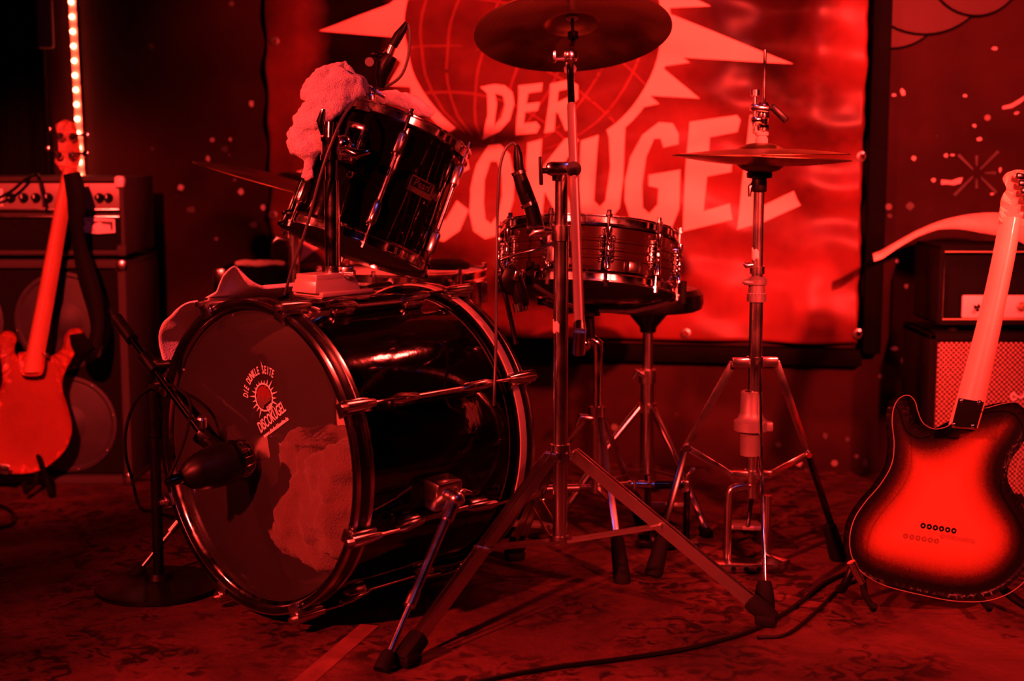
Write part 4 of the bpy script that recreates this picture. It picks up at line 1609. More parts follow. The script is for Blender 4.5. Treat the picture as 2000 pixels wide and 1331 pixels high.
# ================================================================== HI-HAT
HX, HY = at(1475, 700, 2.87).x, 2.87
hz = lambda y: at(1475, y, HY).z
hh = root('hi_hat_stand', (HX, HY, 0), 'chrome hi-hat stand with grey spring housing and tripod legs', 'hi-hat stand')
V = lambda dx, dy, y: Vector((HX + dx, HY + dy, hz(y)))
b = MB()
b.cyl(V(0.006, 0, 400), V(0.006, 0, 97), 0.0033, None, 10)
b.build('pull_rod', 'chrome', hh)
b = MB()
b.cyl(V(0, 0, 560), V(0, 0, 372), 0.0112, None, 18)
b.build('upper_tube', 'worn_chrome', hh)
tape_patch(hh, HX, HY, hz(497), 0.0118, 175, 275, 0.026)
b = MB()
b.lathe([(0.0, 0.0), (0.014, 0.0), (0.0155, 0.003), (0.0155, 0.020), (0.0145, 0.026), (0.025, 0.028), (0.026, 0.036), (0.022, 0.044), (0.0, 0.044)], T(V(0, 0, 375)), 24)
b.build('cymbal_seat', 'black_plastic', hh)
b = MB()
b.tube([V(-0.014, -0.01, 358), V(-0.020, -0.012, 364), V(-0.021, -0.012, 384)], [0.004, 0.005, 0.0035], 8)
b.build('tilt_screw', 'chrome', hh)
b = MB()
b.cyl(V(0, 0, 535), V(0, 0, 520), 0.0150, None, 18)
b.tube([V(-0.012, -0.012, 517), V(-0.024, -0.014, 518), V(-0.030, -0.014, 514)], [0.006, 0.006, 0.003], 10)
b.build('memory_lock', 'worn_chrome', hh)
b = MB()
b.lathe([(0.0145, 0.0), (0.0195, 0.001), (0.0195, 0.016), (0.0170, 0.018), (0.0165, 0.034), (0.0200, 0.036), (0.0205, 0.046), (0.0160, 0.050), (0.0120, 0.052)], T(V(0, 0, 590)), 28)
b.tube([V(-0.012, -0.012, 552), V(-0.026, -0.016, 550), V(-0.032, -0.016, 548)], [0.006, 0.006, 0.003], 10)
hc = b.build('height_clamp', 'collar_metal', hh)
b = MB()
tb = text_bm('YAMAHA', 0.0155, 0, 0.9, 0.0003)
for v in tb.verts:
    a = v.co.x / 0.0176
    v.co = Vector((HX + 0.0176 * math.sin(a), HY - 0.0176 * math.cos(a), hz(578) + v.co.y))
b.join(tb)
b.build('lettering', 'sticker', hc, smooth=False)
b = MB()
b.cyl(V(0, 0, 900), V(0, 0, 588), 0.0138, None, 20)
b.build('lower_tube', 'worn_chrome', hh)
b = MB()
b.cyl(V(0, 0, 718), V(0, 0, 697), 0.0175, None, 18)
b.box(V(-0.030, -0.006, 708), (0.036, 0.016, 0.020), None, 0.003)
b.box(V(0.030, 0.006, 708), (0.036, 0.016, 0.020), None, 0.003)
b.build('leg_collar', 'worn_chrome', hh)
b = MB()
b.lathe([(0.0140, 0), (0.0205, 0.001), (0.0215, 0.046), (0.0225, 0.050), (0.0345, 0.053), (0.0345, 0.072), (0.0270, 0.078), (0.0225, 0.090), (0.0215, 0.132), (0.0195, 0.134), (0.0140, 0.134)], T(V(-0.006, 0, 890)), 30)
b.box(V(0.028, -0.008, 832), (0.020, 0.018, 0.020), None, 0.004)
b.build('spring_housing', 'grey_metal', hh)
b = MB()
b.cyl(V(0, 0, 972), V(0, 0, 890), 0.0130, None, 18)
b.cyl(V(0, 0, 940), V(0, 0, 918), 0.0175, None, 18)
b.box(V(-0.028, -0.006, 929), (0.036, 0.016, 0.022), None, 0.003)
b.box(V(0.026, 0.006, 929), (0.030, 0.016, 0.018), None, 0.003)
b.build('brace_collar', 'worn_chrome', hh)
RF = gnd(1648, 1106)
LFp = gnd(1275, 1128)
RF.y += 0.04
ltop = {'R': V(0.044, 0.008, 708), 'L': V(-0.044, 0.0, 708)}
jR, jL = at(1579, 888, 2.90), at(1340, 874, 2.88)
for key, foot, j, bs in (('R', RF, jR, V(0.036, 0.006, 929)), ('L', LFp, jL, V(-0.042, 0.0, 929))):
    b = MB()
    top = ltop[key]
    b.bar(top, j + (j - top).normalized() * 0.010, 0.016, 0.006, (0, -1, 0), 0.001)
    lg = b.build('leg', 'worn_chrome', hh)
    b = MB()
    b.bar(j, foot + Vector((0, 0, 0.02)), 0.014, 0.006, (0, -1, 0), 0.001)
    b.build('lower_leg', 'hardware_dark', lg)
    MB().cyl(j + Vector((0, -0.010, 0)), j + Vector((0, 0.008, 0)), 0.006, None, 10).build('rivet', 'chrome', lg)
    MB().bar(bs, j, 0.014, 0.005, (0, -1, 0), 0.001).build('brace', 'worn_chrome', hh)
    d = (j - foot).normalized()
    b = MB()
    b.tube([foot + d * 0.085, foot + d * 0.080, foot + d * 0.012, foot + Vector((0, 0, 0.001))], [0.008, 0.014, 0.019, 0.016], 14)
    b.build('rubber_foot', 'rubber', lg)
# third leg, pointing at the viewer, seen along its thin edge
f3 = gnd(1492, 1196)
p0 = V(0.004, -0.022, 708)
p1 = f3 + Vector((0, 0, 0.045))
b = MB()
b.bar(p0, p1, 0.0045, 0.018, (0, -1, 0), 0.0008)
lg = b.build('leg', 'chrome', hh)
d = (p0 - p1).normalized()
b = MB()
b.tube([p1 + d * 0.012, p1, f3 + Vector((0, 0, 0.012)), f3 + Vector((0, 0, 0.001))], [0.013, 0.0165, 0.021, 0.019], 14)
b.build('rubber_foot', 'rubber', lg)
MB().bar(V(0.006, -0.016, 929), p0.lerp(p1, 0.52), 0.004, 0.012, (0, -1, 0)).build('brace', 'worn_chrome', hh)
# frame and pedal
b = MB()
b.tube(spline([V(-0.004, -0.004, 948), V(-0.030, -0.006, 950), V(-0.046, -0.008, 958), V(-0.050, -0.008, 985)], 5) + [Vector((HX - 0.050, HY - 0.008, 0.014))], 0.0085, 12)
b.build('pedal_frame', 'worn_chrome', hh)
b = MB()
b.cyl(Vector((HX + 0.031, HY - 0.006, 0.012)), V(0.031, -0.006, 967), 0.0085, None, 16)
b.build('frame_post', 'worn_chrome', hh)
b = MB()
bx0 = Vector((HX - 0.02, HY - 0.030, 0.010))
b.box(bx0, (0.150, 0.050, 0.018), None, 0.003)
b.box(bx0 + Vector((0.065, -0.010, 0.012)), (0.020, 0.070, 0.020), Matrix.Rotation(0.5, 4, 'Z'), 0.003)
bp_ = b.build('base_plate', 'worn_chrome', hh)
for k in range(4):
    MB().cyl(bx0 + Vector((-0.050 + k * 0.026, -0.0255, -0.001)), bx0 + Vector((-0.050 + k * 0.026, -0.0245, -0.001)), 0.0055, None, 12).build('hole', 'black_plastic', bp_)
b = MB()
b.bar(Vector((HX - 0.005, HY + 0.02, 0.075)), Vector((HX + 0.03, HY + 0.30, 0.014)), 0.072, 0.010, (0, 0, 1), 0.003)
b.build('footboard', 'grey_metal', hh)
b = MB()
b.tube([V(0, 0, 972), Vector((HX - 0.004, HY + 0.02, 0.08))], 0.0045, 8)
b.build('chain', 'hardware_dark', hh)

HN0 = Vector((0.012, 0.030, 1)).normalized()
hcz = V(0.002, 0, 312)
# the two hats: lower one bow down, upper one bow up
cymbal('hi_hat_cymbal', V(0.002, 0, 309), -(Vector((0.035, 0.014, 1)).normalized()), 0.1785, 0.046, 0.020, 0.014, 'cymbal_dark', 'lower hi-hat cymbal, bowl side down, resting on the black seat', 'hi-hat cymbals')
cymbal('hi_hat_cymbal', V(0.0, 0, 303), Vector((-0.008, 0.004, 1)).normalized(), 0.177, 0.046, 0.016, 0.011, 'cymbal_dark', 'upper hi-hat cymbal, bell side up, held by the chrome clutch', 'hi-hat cymbals')
b = root('hi_hat_clutch', V(0, 0, 285), 'chrome drop clutch with black lever on the hi-hat rod', 'clutch')
clu = b
b = MB()
b.lathe([(0.004, 0), (0.0125, 0), (0.0125, 0.014), (0.0105, 0.016), (0.0105, 0.019), (0.0135, 0.020), (0.0135, 0.026), (0.009, 0.027), (0.004, 0.027)], T(V(0.003, 0, 284)), 20)
b.build('felt_stack', 'felt', clu)
b = MB()
b.lathe([(0.004, 0), (0.010, 0), (0.012, 0.004), (0.012, 0.012), (0.009, 0.014), (0.009, 0.024), (0.012, 0.026), (0.012, 0.050), (0.009, 0.056), (0.004, 0.056)], T(V(0.005, 0, 256)), 20)
b.box(V(-0.004, -0.010, 212), (0.038, 0.022, 0.014), Matrix.Rotation(0.12, 4, 'Y'), 0.004)
b.box(V(-0.010, -0.010, 235), (0.022, 0.018, 0.014), None, 0.004)
b.build('clutch_body', 'chrome', clu)
b = MB()
b.cyl(V(-0.014, -0.012, 248), V(-0.014, -0.012, 188), 0.0042, None, 10)
b.cyl(V(-0.014, -0.012, 188), V(-0.014, -0.012, 176), 0.0090, None, 12)
b.cyl(V(-0.016, -0.012, 262), V(-0.016, -0.012, 246), 0.0028, None, 8)
b.build('set_screw', 'worn_chrome', clu)
b = MB()
b.bar(V(0.018, -0.010, 207), V(0.050, -0.012, 237), 0.014, 0.016, (0, -1, 0), 0.004)
b.build('release_lever', 'black_plastic', clu)

# ================================================================== THRONE
TX, TY = at(1265, 700, 3.30).x, 3.30
tz = lambda y: at(1265, y, TY).z
th = root('drum_throne', (TX, TY, 0), 'round black drum throne on a chrome tripod behind the snare', 'stool')
b = MB()
b.lathe([(0, 0), (0.112, 0), (0.124, 0.006), (0.128, 0.020), (0.126, 0.040), (0.114, 0.052), (0.06, 0.056), (0, 0.056)], T((TX, TY, tz(606))), 40)
b.build('seat', 'black_plastic', th)
b = MB()
b.lathe([(0, 0.002), (0.048, 0.002), (0.045, -0.010), (0.020, -0.040), (0.018, -0.052), (0, -0.052)], T((TX, TY, tz(606))), 24)
b.build('seat_bracket', 'hardware_dark', th)
b = MB()
b.cyl((TX, TY, tz(735)), (TX, TY, tz(640)), 0.0125, None, 16)
b.build('seat_post', 'worn_chrome', th)
b = MB()
b.cyl((TX, TY, 0.10), (TX, TY, tz(735)), 0.0160, None, 18)
b.build('lower_tube', 'worn_chrome', th)
b = MB()
b.cyl((TX, TY, tz(748)), (TX, TY, tz(722)), 0.0205, None, 16)
b.tube([(TX - 0.012, TY - 0.014, tz(732)), (TX - 0.028, TY - 0.018, tz(724)), (TX - 0.036, TY - 0.018, tz(738))], [0.006, 0.009, 0.004], 10)
b.build('height_clamp', 'worn_chrome', th)
b = MB()
b.cyl((TX, TY, tz(805)), (TX, TY, tz(788)), 0.022, None, 16)
b.build('leg_collar', 'worn_chrome', th)
for a in (205, 300, 80):
    d = Vector((math.cos(math.radians(a)), math.sin(math.radians(a)), 0))
    p0 = Vector((TX, TY, tz(796))) + d * 0.022
    foot = Vector((TX, TY, 0)) + d * 0.235
    pm = p0.lerp(foot, 0.35) + Vector((0, 0, 0.014))
    b = MB()
    b.tube([p0, pm, foot + Vector((0, 0, 0.012))], [0.009, 0.0095, 0.009], 10)
    lg = b.build('leg', 'worn_chrome', th)
    MB().tube([foot + (pm - foot) * 0.12, foot + Vector((0, 0, 0.006)), foot], [0.011, 0.016, 0.015], 12).build('rubber_foot', 'rubber', lg)
    MB().bar(Vector((TX, TY, 0.11)) + d * 0.014, p0.lerp(foot, 0.55), 0.010, 0.004, (0, 0, 1)).build('brace', 'worn_chrome', th)

# ================================================================== DOUBLE BASS DRUM PEDAL (drive shaft reaches across to the slave pedal)
pbase = BDC + BDN * (BDL + 0.075)
pd = root('bass_drum_pedal', (pbase.x, pbase.y, 0), 'double bass drum pedal behind the bass drum with chrome drive shaft', 'pedal')
PR = -BDX                                           # to the right along the hoop
b = MB()
for sg in (-1, 1):
    q = pbase + PR * 0.045 * sg
    b.cyl((q.x, q.y, 0.008), (q.x, q.y, 0.165), 0.0085, None, 12)
b.box((pbase.x, pbase.y, 0.007), (0.10, 0.05, 0.012), BM3 @ Matrix.Rotation(math.pi / 2, 4, 'Z'), 0.003)
q0, q1 = pbase - PR * 0.06, pbase + PR * 0.06
b.cyl((q0.x, q0.y, 0.158), (q1.x, q1.y, 0.158), 0.007, None, 12)
b.build('frame', 'worn_chrome', pd)
b = MB()
q = pbase + BDN * 0.02
q2 = pbase + BDN * 0.30
b.bar((q.x, q.y, 0.085), (q2.x, q2.y, 0.018), 0.07, 0.010, (0, 0, 1), 0.003)
b.build('footboard', 'grey_metal', pd)
b = MB()
bt = pbase - BDN * 0.030
b.cyl((pbase.x, pbase.y, 0.158), (bt.x, bt.y, 0.315), 0.004, None, 8)
b.build('beater_rod', 'chrome', pd)
b = MB()
b.cyl(bt - BDN * 0.018 + Vector((0, 0, 0.012)), bt + BDN * 0.018 + Vector((0, 0, 0.012)), 0.020, 0.024, 16)
b.bm.transform(T((0, 0, 0.31 - bt.z)))
b.build('beater', 'felt', pd)
dsa, dsb = Vector((q1.x + 0.01, q1.y + 0.005, 0.158)), at(1345, 946, 3.03)
b = MB()
b.tube([dsa, dsa.lerp(dsb, 0.45)], 0.0090, 12)
b.tube([dsa.lerp(dsb, 0.42), at(1228, 946, 3.02)], 0.0062, 12)
b.build('drive_shaft', 'worn_chrome', pd)
b = MB()
b.tube([at(1222, 946, 3.02), at(1232, 946, 3.02), at(1233, 946, 3.02), at(1245, 946, 3.02), at(1246, 946, 3.02), at(1272, 947, 3.02), at(1274, 947, 3.02), at(1279, 947, 3.02)],
       [0.006, 0.009, 0.006, 0.006, 0.0085, 0.0085, 0.006, 0.006], 14)
b.cyl(at(1268, 944, 3.01), at(1268, 930, 3.01), 0.0035, None, 8)
b.cyl(at(1240, 955, 3.01), at(1240, 938, 3.01), 0.0035, None, 8)
b.build('universal_joint', 'chrome', pd)
b = MB()
b.tube([at(1278, 947, 3.02), at(1335, 947, 3.02)], 0.0105, 14)
b.build('axle', 'hardware_dark', pd)
b = MB()
b.box(at(1337, 950, 3.02), (0.018, 0.016, 0.026), None, 0.003)
b.tube([at(1342, 958, 3.02), at(1343, 930, 3.02), at(1352, 918, 3.02), at(1358, 916, 3.02)], [0.007, 0.006, 0.005, 0.003], 10)
b.build('cam', 'worn_chrome', pd)
b = MB()
pa = at(1342, 950, 3.03)
b.cyl((pa.x, pa.y, 0.012), pa, 0.0075, None, 12)
b.cyl((pa.x - 0.085, pa.y + 0.005, 0.012), (pa.x - 0.085, pa.y + 0.005, 0.155), 0.0075, None, 12)
b.box((pa.x - 0.04, pa.y, 0.008), (0.13, 0.07, 0.014), None, 0.003)
b.build('slave_frame', 'hardware_dark', pd)
b = MB()
b.bar((pa.x - 0.04, pa.y + 0.02, 0.085), (pa.x - 0.01, pa.y + 0.29, 0.018), 0.072, 0.010, (0, 0, 1), 0.003)
b.build('footboard', 'grey_metal', pd)
b = MB()
b.box((pa.x - 0.04, pa.y - 0.045, 0.030), (0.055, 0.045, 0.045), None, 0.012)
b.build('spring_block', 'black_plastic', pd)

# ================================================================== FLOOR TOM, RIDE, BOX behind
FT = at(787, 528, 3.25)
ft = tom_like('floor_tom', T((FT.x, FT.y, 0.20)), 0.192, FT.z - 0.20, 'black floor tom with chrome hoops standing behind the bass drum', 'drum', 6, 15, 'black_lacquer', 0.024, 'small')
for k in range(3):
    a = math.radians(40 + 120 * k)
    d = Vector((math.cos(a), math.sin(a), 0))
    b = MB()
    b.tube([d * 0.198 + Vector((0, 0, 0.26)), d * 0.198 + Vector((0, 0, -0.10)), d * 0.215 + Vector((0, 0, -0.16)), d * 0.215 + Vector((0, 0, -0.19))], 0.005, 10)
    b.box(d * 0.190 + Vector((0, 0, 0.16)), (0.030, 0.028, 0.045), rotz(a), 0.005)
    lg = b.build('leg', 'worn_chrome', ft, local=True)
    MB().cyl(d * 0.215 + Vector((0, 0, -0.20)), d * 0.215 + Vector((0, 0, -0.165)), 0.013, 0.011, 12).build('rubber_foot', 'rubber', lg, local=True)
b = MB()
c = at(873, 507, 3.22)
b.lathe([(0, 0), (0.050, 0), (0.054, 0.004), (0.050, 0.014), (0.030, 0.022), (0, 0.023)], T((c.x, c.y, FT.z + 0.006)), 28)
tag(b.build('drum_mute', 'rubber'), 'round black rubber drum mute lying on the floor tom', 'drum mute')

RC = at(588, 372, 3.32)
RNn = Vector((0.262, 0.030, 0.96)).normalized()
cymbal('ride_cymbal', RC, RNn, 0.254, 0.062, 0.024, 0.020, 'cymbal_dark', 'large dark ride cymbal seen edge-on left of the rack tom')
rs = root('ride_stand', (RC.x - 0.02, RC.y + 0.0, 0), 'chrome straight cymbal stand under the ride cymbal left of the tom', 'cymbal stand')
RX, RY = RC.x - 0.02, RC.y
b = MB()
b.cyl((RX, RY, 0.10), (RX, RY, 0.66), 0.0125, None, 16)
b.cyl((RX, RY, 0.64), (RX, RY, RC.z - 0.05), 0.0095, None, 16)
b.build('tube', 'worn_chrome', rs)
b = MB()
b.cyl((RX, RY, 0.635), (RX, RY, 0.668), 0.017, None, 16)
b.tube([(RX - 0.012, RY - 0.012, 0.650), (RX - 0.034, RY - 0.016, 0.655), (RX - 0.046, RY - 0.016, 0.642)], [0.006, 0.009, 0.004], 10)
b.build('height_clamp', 'worn_chrome', rs)
b = MB()
b.sph((RX, RY, RC.z - 0.048), 0.014)
b.cyl((RX, RY, RC.z - 0.05), RC + RNn * 0.055, 0.004, None, 10)
b.build('tilter', 'worn_chrome', rs)
b = MB()
b.cyl(RC + RNn * 0.030, RC + RNn * 0.048, 0.012, None, 14)
b.build('felt_washer', 'felt', rs)
for a in (-60, 70, 195):
    d = Vector((math.cos(math.radians(a)), math.sin(math.radians(a)), 0))
    p0, foot = Vector((RX, RY, 0.30)) + d * 0.012, Vector((RX, RY, 0)) + d * 0.22
    lg = MB().bar(p0, foot + Vector((0, 0, 0.010)), 0.014, 0.007, (0, 0, 1), 0.001).build('leg', 'worn_chrome', rs)
    MB().tube([foot + Vector((0, 0, 0.03)), foot], [0.012, 0.015], 12).build('rubber_foot', 'rubber', lg)

# black case behind the drum
ca, cb = at(416, 525, 3.66), at(655, 525, 3.66)
case = root('flight_case', ((ca.x + cb.x) / 2, 3.76, 0), 'black flight case standing behind the bass drum at the left', 'case')
ch = at(500, 524, 3.66).z
b = MB()
b.box(((ca.x + cb.x) / 2, 3.77, ch * 0.38), (cb.x - ca.x, 0.22, ch * 0.76), None, 0.006)
b.build('body', 'black_wood', case)
b = MB()
b.box(((ca.x + cb.x) / 2, 3.77, ch * 0.885), (cb.x - ca.x, 0.22, ch * 0.22), None, 0.006)
b.build('lid', 'black_wood', case)
for sx_ in (-1, 1):
    for zc_ in (0.02, ch - 0.02):
        x_ = (ca.x + cb.x) / 2 + sx_ * ((cb.x - ca.x) / 2 - 0.016)
        MB().box((x_, 3.664, zc_), (0.034, 0.014, 0.040), None, 0.008).build('corner', 'worn_chrome', case)
MB().box(((ca.x + cb.x) / 2, 3.657, ch * 0.765), (0.05, 0.010, 0.05), None, 0.004).build('latch', 'worn_chrome', case)
# pale crumpled cloth lying on it
bl = []
for x, y, r in ((468, 513, 7), (485, 511, 8), (503, 510, 8), (522, 510, 8), (538, 509, 7), (495, 514, 6), (515, 514, 6), (550, 512, 6)):
    q = at(x, y, 3.72)
    bl.append((Vector((q.x, q.y, ch + 0.008)), r * 3.72 / FPX, (1.6, 2.4, 0.9)))
lump('crumpled_cloth', bl, 'cloth', 0.007, 'pale crumpled cloth lying on the black flight case', 'cloth', 0.012, 0.03, 3)

# ================================================================== KICK MICROPHONE ON ITS STAND
KB = gnd(311, 1150)
ks = root('kick_microphone_stand', (KB.x, KB.y, 0), 'black boom microphone stand with round iron base beside the bass drum', 'microphone stand')
b = MB()
b.lathe([(0, 0), (0.118, 0), (0.123, 0.003), (0.122, 0.010), (0.110, 0.014), (0.028, 0.022), (0.024, 0.034), (0, 0.034)], T((KB.x, KB.y, 0)), 48)
b.build('base', 'black_plastic', ks)
KT = at(299, 752, KB.y)
b = MB()
b.cyl((KB.x, KB.y, 0.02), (KT.x, KT.y, KT.z), 0.0105, None, 16)
b.build('tube', 'black_plastic', ks)
b = MB()
b.cyl((KT.x, KT.y, KT.z - 0.10), (KT.x, KT.y, KT.z - 0.01), 0.0145, 0.0135, 16)
b.build('height_clutch', 'black_plastic', ks)
BR_, BF = at(239, 638, KB.y + 0.10), at(398, 852, KB.y - 0.16)
b = MB()
b.cyl(BR_, BF, 0.0072, None, 14)
b.build('boom', 'hardware_dark', ks)
b = MB()
kj = BR_.lerp(BF, 0.36)
dk = (BF - BR_).normalized()
b.cyl(kj - dk * 0.025, kj + dk * 0.03, 0.0135, None, 14)
b.sph(kj + Vector((0.018, -0.006, -0.004)), 0.017, (1, 0.8, 1))
b.tube([kj + Vector((0.02, -0.02, 0)), kj + Vector((0.045, -0.026, 0.004)), kj + Vector((0.058, -0.026, 0.002))], [0.006, 0.008, 0.004], 10)
b.build('boom_clamp', 'black_plastic', ks)
b = MB()
b.cyl(BR_ - dk * 0.03, BR_ + dk * 0.05, 0.0125, 0.0125, 14)
b.build('counterweight', 'black_plastic', ks)

KM = at(425, 910, 2.50)
km = root('kick_microphone', KM, 'black egg-shaped bass drum microphone in front of the drum head', 'microphone')
ka = (at(480, 888, 2.53) - at(360, 928, 2.46)).normalized()
MM = frame(KM, ka, (0, 0, 1))
b = MB()
b.lathe([(0.0, -0.070), (0.014, -0.069), (0.025, -0.058), (0.033, -0.038), (0.038, -0.012), (0.039, 0.010), (0.0365, 0.030)], MM, 28)
b.build('body', 'black_plastic', km)
b = MB()
b.lathe([(0.0365, 0.028), (0.0375, 0.034), (0.0365, 0.040)], MM, 28)
b.build('ring', 'hardware_dark', km)
b = MB()
b.lathe([(0.0365, 0.038), (0.0345, 0.050), (0.028, 0.061), (0.016, 0.068), (0, 0.070)], MM, 28)
gr = b.build('grille', 'hardware_dark', km)
b = MB()
for i in range(4):
    rr = (0.0358, 0.0325, 0.0265, 0.016)[i]
    b.lathe([(rr - 0.0007, 0.046 + i * 0.0065), (rr + 0.0008, 0.0465 + i * 0.0065), (rr - 0.0007, 0.047 + i * 0.0065)], MM, 28)
for k in range(14):
    a = k / 14 * 2 * math.pi
    b.tube([MM @ Vector((math.cos(a) * r_, math.sin(a) * r_, z_)) for r_, z_ in ((0.0365, 0.040), (0.0350, 0.050), (0.0285, 0.0612), (0.016, 0.0685))], 0.0007, 5)
b.build('wire_mesh', 'worn_chrome', gr)
b = MB()
b.tube([BF, at(408, 866, 2.54), at(420, 880, 2.52), KM + Vector((0, 0, 0.028))], [0.010, 0.012, 0.013, 0.012], 12)
b.box(at(405, 862, 2.545), (0.050, 0.022, 0.026), Matrix.Rotation(0.6, 4, 'Y'), 0.006)
b.build('swivel', 'black_plastic', km)
b = MB()
b.lathe([(0, 0.010), (0.007, 0.010), (0.0095, 0.007), (0.0095, -0.010), (0, -0.010)], frame(at(394, 824, 2.545), (0.1, -0.3, 1), (1, 0, 0)), 18)
b.build('knob', 'worn_chrome', km)
b = MB()
b.tube([KM - ka * 0.068, KM - ka * 0.090, KM - ka * 0.100], [0.010, 0.0095, 0.006], 14)
b.build('plug', 'hardware_dark', km)
pts = [KM - ka * 0.098, at(360, 860, 2.50), at(372, 790, 2.56), at(345, 758, 2.62), at(318, 752, 2.68), at(290, 760, 2.70), at(262, 790, 2.72), at(246, 840, 2.73), at(246, 890, 2.74),
       at(256, 930, 2.80), at(264, 962, 2.86), gnd(270, 985, 0.006) , gnd(278, 996, 0.006), gnd(300, 1000, 0.006), gnd(340, 1010, 0.006)]
tag(MB().tube(spline(pts, 8), 0.0032, 8).build('kick_microphone_cable', 'cable'), 'black cable looped round the boom stand and down to the floor', 'cable')

# ================================================================== GUITARS
def closed_spline(pts, n=5):
    p = [Vector((q[0], q[1], 0)) for q in pts]
    out = []
    m_ = len(p)
    for i in range(m_):
        a, b_, c, d = p[i - 1], p[i], p[(i + 1) % m_], p[(i + 2) % m_]
        for k in range(n):
            t = k / n
            q = 0.5 * ((2 * b_) + (c - a) * t + (2 * a - 5 * b_ + 4 * c - d) * t * t + (3 * b_ - a - 3 * c + d) * t ** 3)
            out.append((q.x, q.y))
    return out


def seg_dist(px_, py_, loop):
    best = 1e9
    for i in range(len(loop)):
        x0, y0 = loop[i - 1]
        x1, y1 = loop[i]
        dx, dy = x1 - x0, y1 - y0
        l = dx * dx + dy * dy
        t = 0 if l == 0 else max(0, min(1, ((px_ - x0) * dx + (py_ - y0) * dy) / l))
        d = (px_ - x0 - t * dx) ** 2 + (py_ - y0 - t * dy) ** 2
        if d < best:
            best = d
    return math.sqrt(best)


def slab(name, loop, thick, rnd, material, parent, step=0.008, dist=False):
    """body of an instrument: back face at z=0 of the parent's frame, thick downwards, rounded edges"""
    b = bmesh.new()
    v = [b.verts.new((x, y, 0)) for x, y in loop]
    es = [b.edges.new((v[i - 1], v[i])) for i in range(len(v))]
    bmesh.ops.triangle_fill(b, use_beauty=True, use_dissolve=False, edges=es, normal=(0, 0, 1))
    for ax in (0, 1):
        lo = min(q.co[ax] for q in b.verts)
        hi = max(q.co[ax] for q in b.verts)
        for i in range(math.ceil(lo / step), math.floor(hi / step) + 1):
            co, no = [0, 0, 0], [0, 0, 0]
            co[ax], no[ax] = i * step, 1
            bmesh.ops.bisect_plane(b, geom=b.verts[:] + b.edges[:] + b.faces[:], plane_co=co, plane_no=no)
    base = b.verts[:]
    g = bmesh.ops.extrude_face_region(b, geom=b.faces[:])
    newv = {q for q in g['geom'] if isinstance(q, bmesh.types.BMVert)}
    lay = b.verts.layers.float.new('edge_distance')
    cache = {}
    for q in b.verts:
        k = (round(q.co.x, 5), round(q.co.y, 5))
        if k not in cache:
            cache[k] = seg_dist(q.co.x, q.co.y, loop)
        d = cache[k]
        q[lay] = d
        off = rnd - math.sqrt(max(0, rnd * rnd - (rnd - d) ** 2)) if d < rnd else 0
        q.co.z = -off if q in newv else -thick + off
    bmesh.ops.recalc_face_normals(b, faces=b.faces[:])
    me = bpy.data.meshes.new(name)
    b.to_mesh(me)
    b.free()
    me.materials.append(MATS[material])
    me.shade_smooth()
    me.set_sharp_from_angle(angle=math.radians(50))
    return link(me, name, parent)


def plane_frame(px_, py_, Y, a, yaw):
    O = at(px_, py_, Y)
    a = Vector(a).normalized()
    x = Vector((math.cos(yaw), math.sin(yaw), 0))
    x = (x - a * x.dot(a)).normalized()
    z = x.cross(a)
    M = Matrix((x, a, z)).transposed().to_4x4()
    M.translation = O
    return M


def trace(M, pts):
    inv = M.inverted()
    N = M.to_3x3() @ Vector((0, 0, 1))
    out = []
    for x, y in pts:
        q = inv @ onplane(x, y, M.translation, N)
        out.append((q.x, q.y))
    return out


# ---- sunburst electric guitar, back to the viewer
GM = plane_frame(1818, 1178, 2.50, (0.218, 0.20, 1), 0.10)
gt = root('electric_guitar', GM, 'sunburst electric guitar with maple neck, back turned to the viewer', 'guitar')
tele_px = [(1863, 827), (1845, 836), (1824, 838), (1804, 826), (1794, 803), (1789, 785), (1777, 773), (1760, 777), (1748, 795), (1744, 825), (1748, 866), (1743, 908), (1721, 947), (1692, 981),
           (1670, 1015), (1661, 1054), (1667, 1093), (1692, 1125), (1736, 1147), (1804, 1164), (1863, 1175), (1921, 1176), (1965, 1164), (2000, 1140), (2026, 1106), (2037, 1064),
           (2030, 1020), (2008, 980), (1990, 950), (1986, 928), (1994, 900), (2016, 868), (2030, 838), (2026, 808), (2002, 787), (1965, 788), (1930, 797), (1912, 800)]
loop = closed_spline(trace(GM, tele_px), 5)
slab('body', loop, 0.045, 0.006, 'sunburst', gt, 0.007)
b = MB()
b.tube([Vector((x, y, -0.0040)) for x, y in loop], 0.0009, 6, closed=True)
b.build('binding', 'binding', gt, local=True)


def neck_part(rt, M, left, right, depth, z0, material, name='neck', extra=None):
    """half-round neck between left and right edge lists (pixels, from heel to nut)"""
    L, R = trace(M, left), trace(M, right)
    vs = []
    n = len(L)
    K = 10
    mb = MB()
    rows = []
    for (lx, ly), (rx, ry) in zip(L, R):
        row = []
        for k in range(K + 1):
            t = k / K
            h = math.sin(math.pi * t) ** 0.7
            row.append(Vector((lx + (rx - lx) * t, ly + (ry - ly) * t, z0 - depth + depth * h)))
        rows.append(row)
    v = [[mb.bm.verts.new(p) for p in r] for r in rows]
    for i in range(n - 1):
        for k in range(K):
            mb.bm.faces.new((v[i][k], v[i][k + 1], v[i + 1][k + 1], v[i + 1][k]))
        mb.bm.faces.new((v[i][0], v[i + 1][0], v[i + 1][K], v[i][K]))
    mb.bm.faces.new(v[0])
    mb.bm.faces.new(v[-1][::-1])
    return mb.build(name, material, rt, local=True)


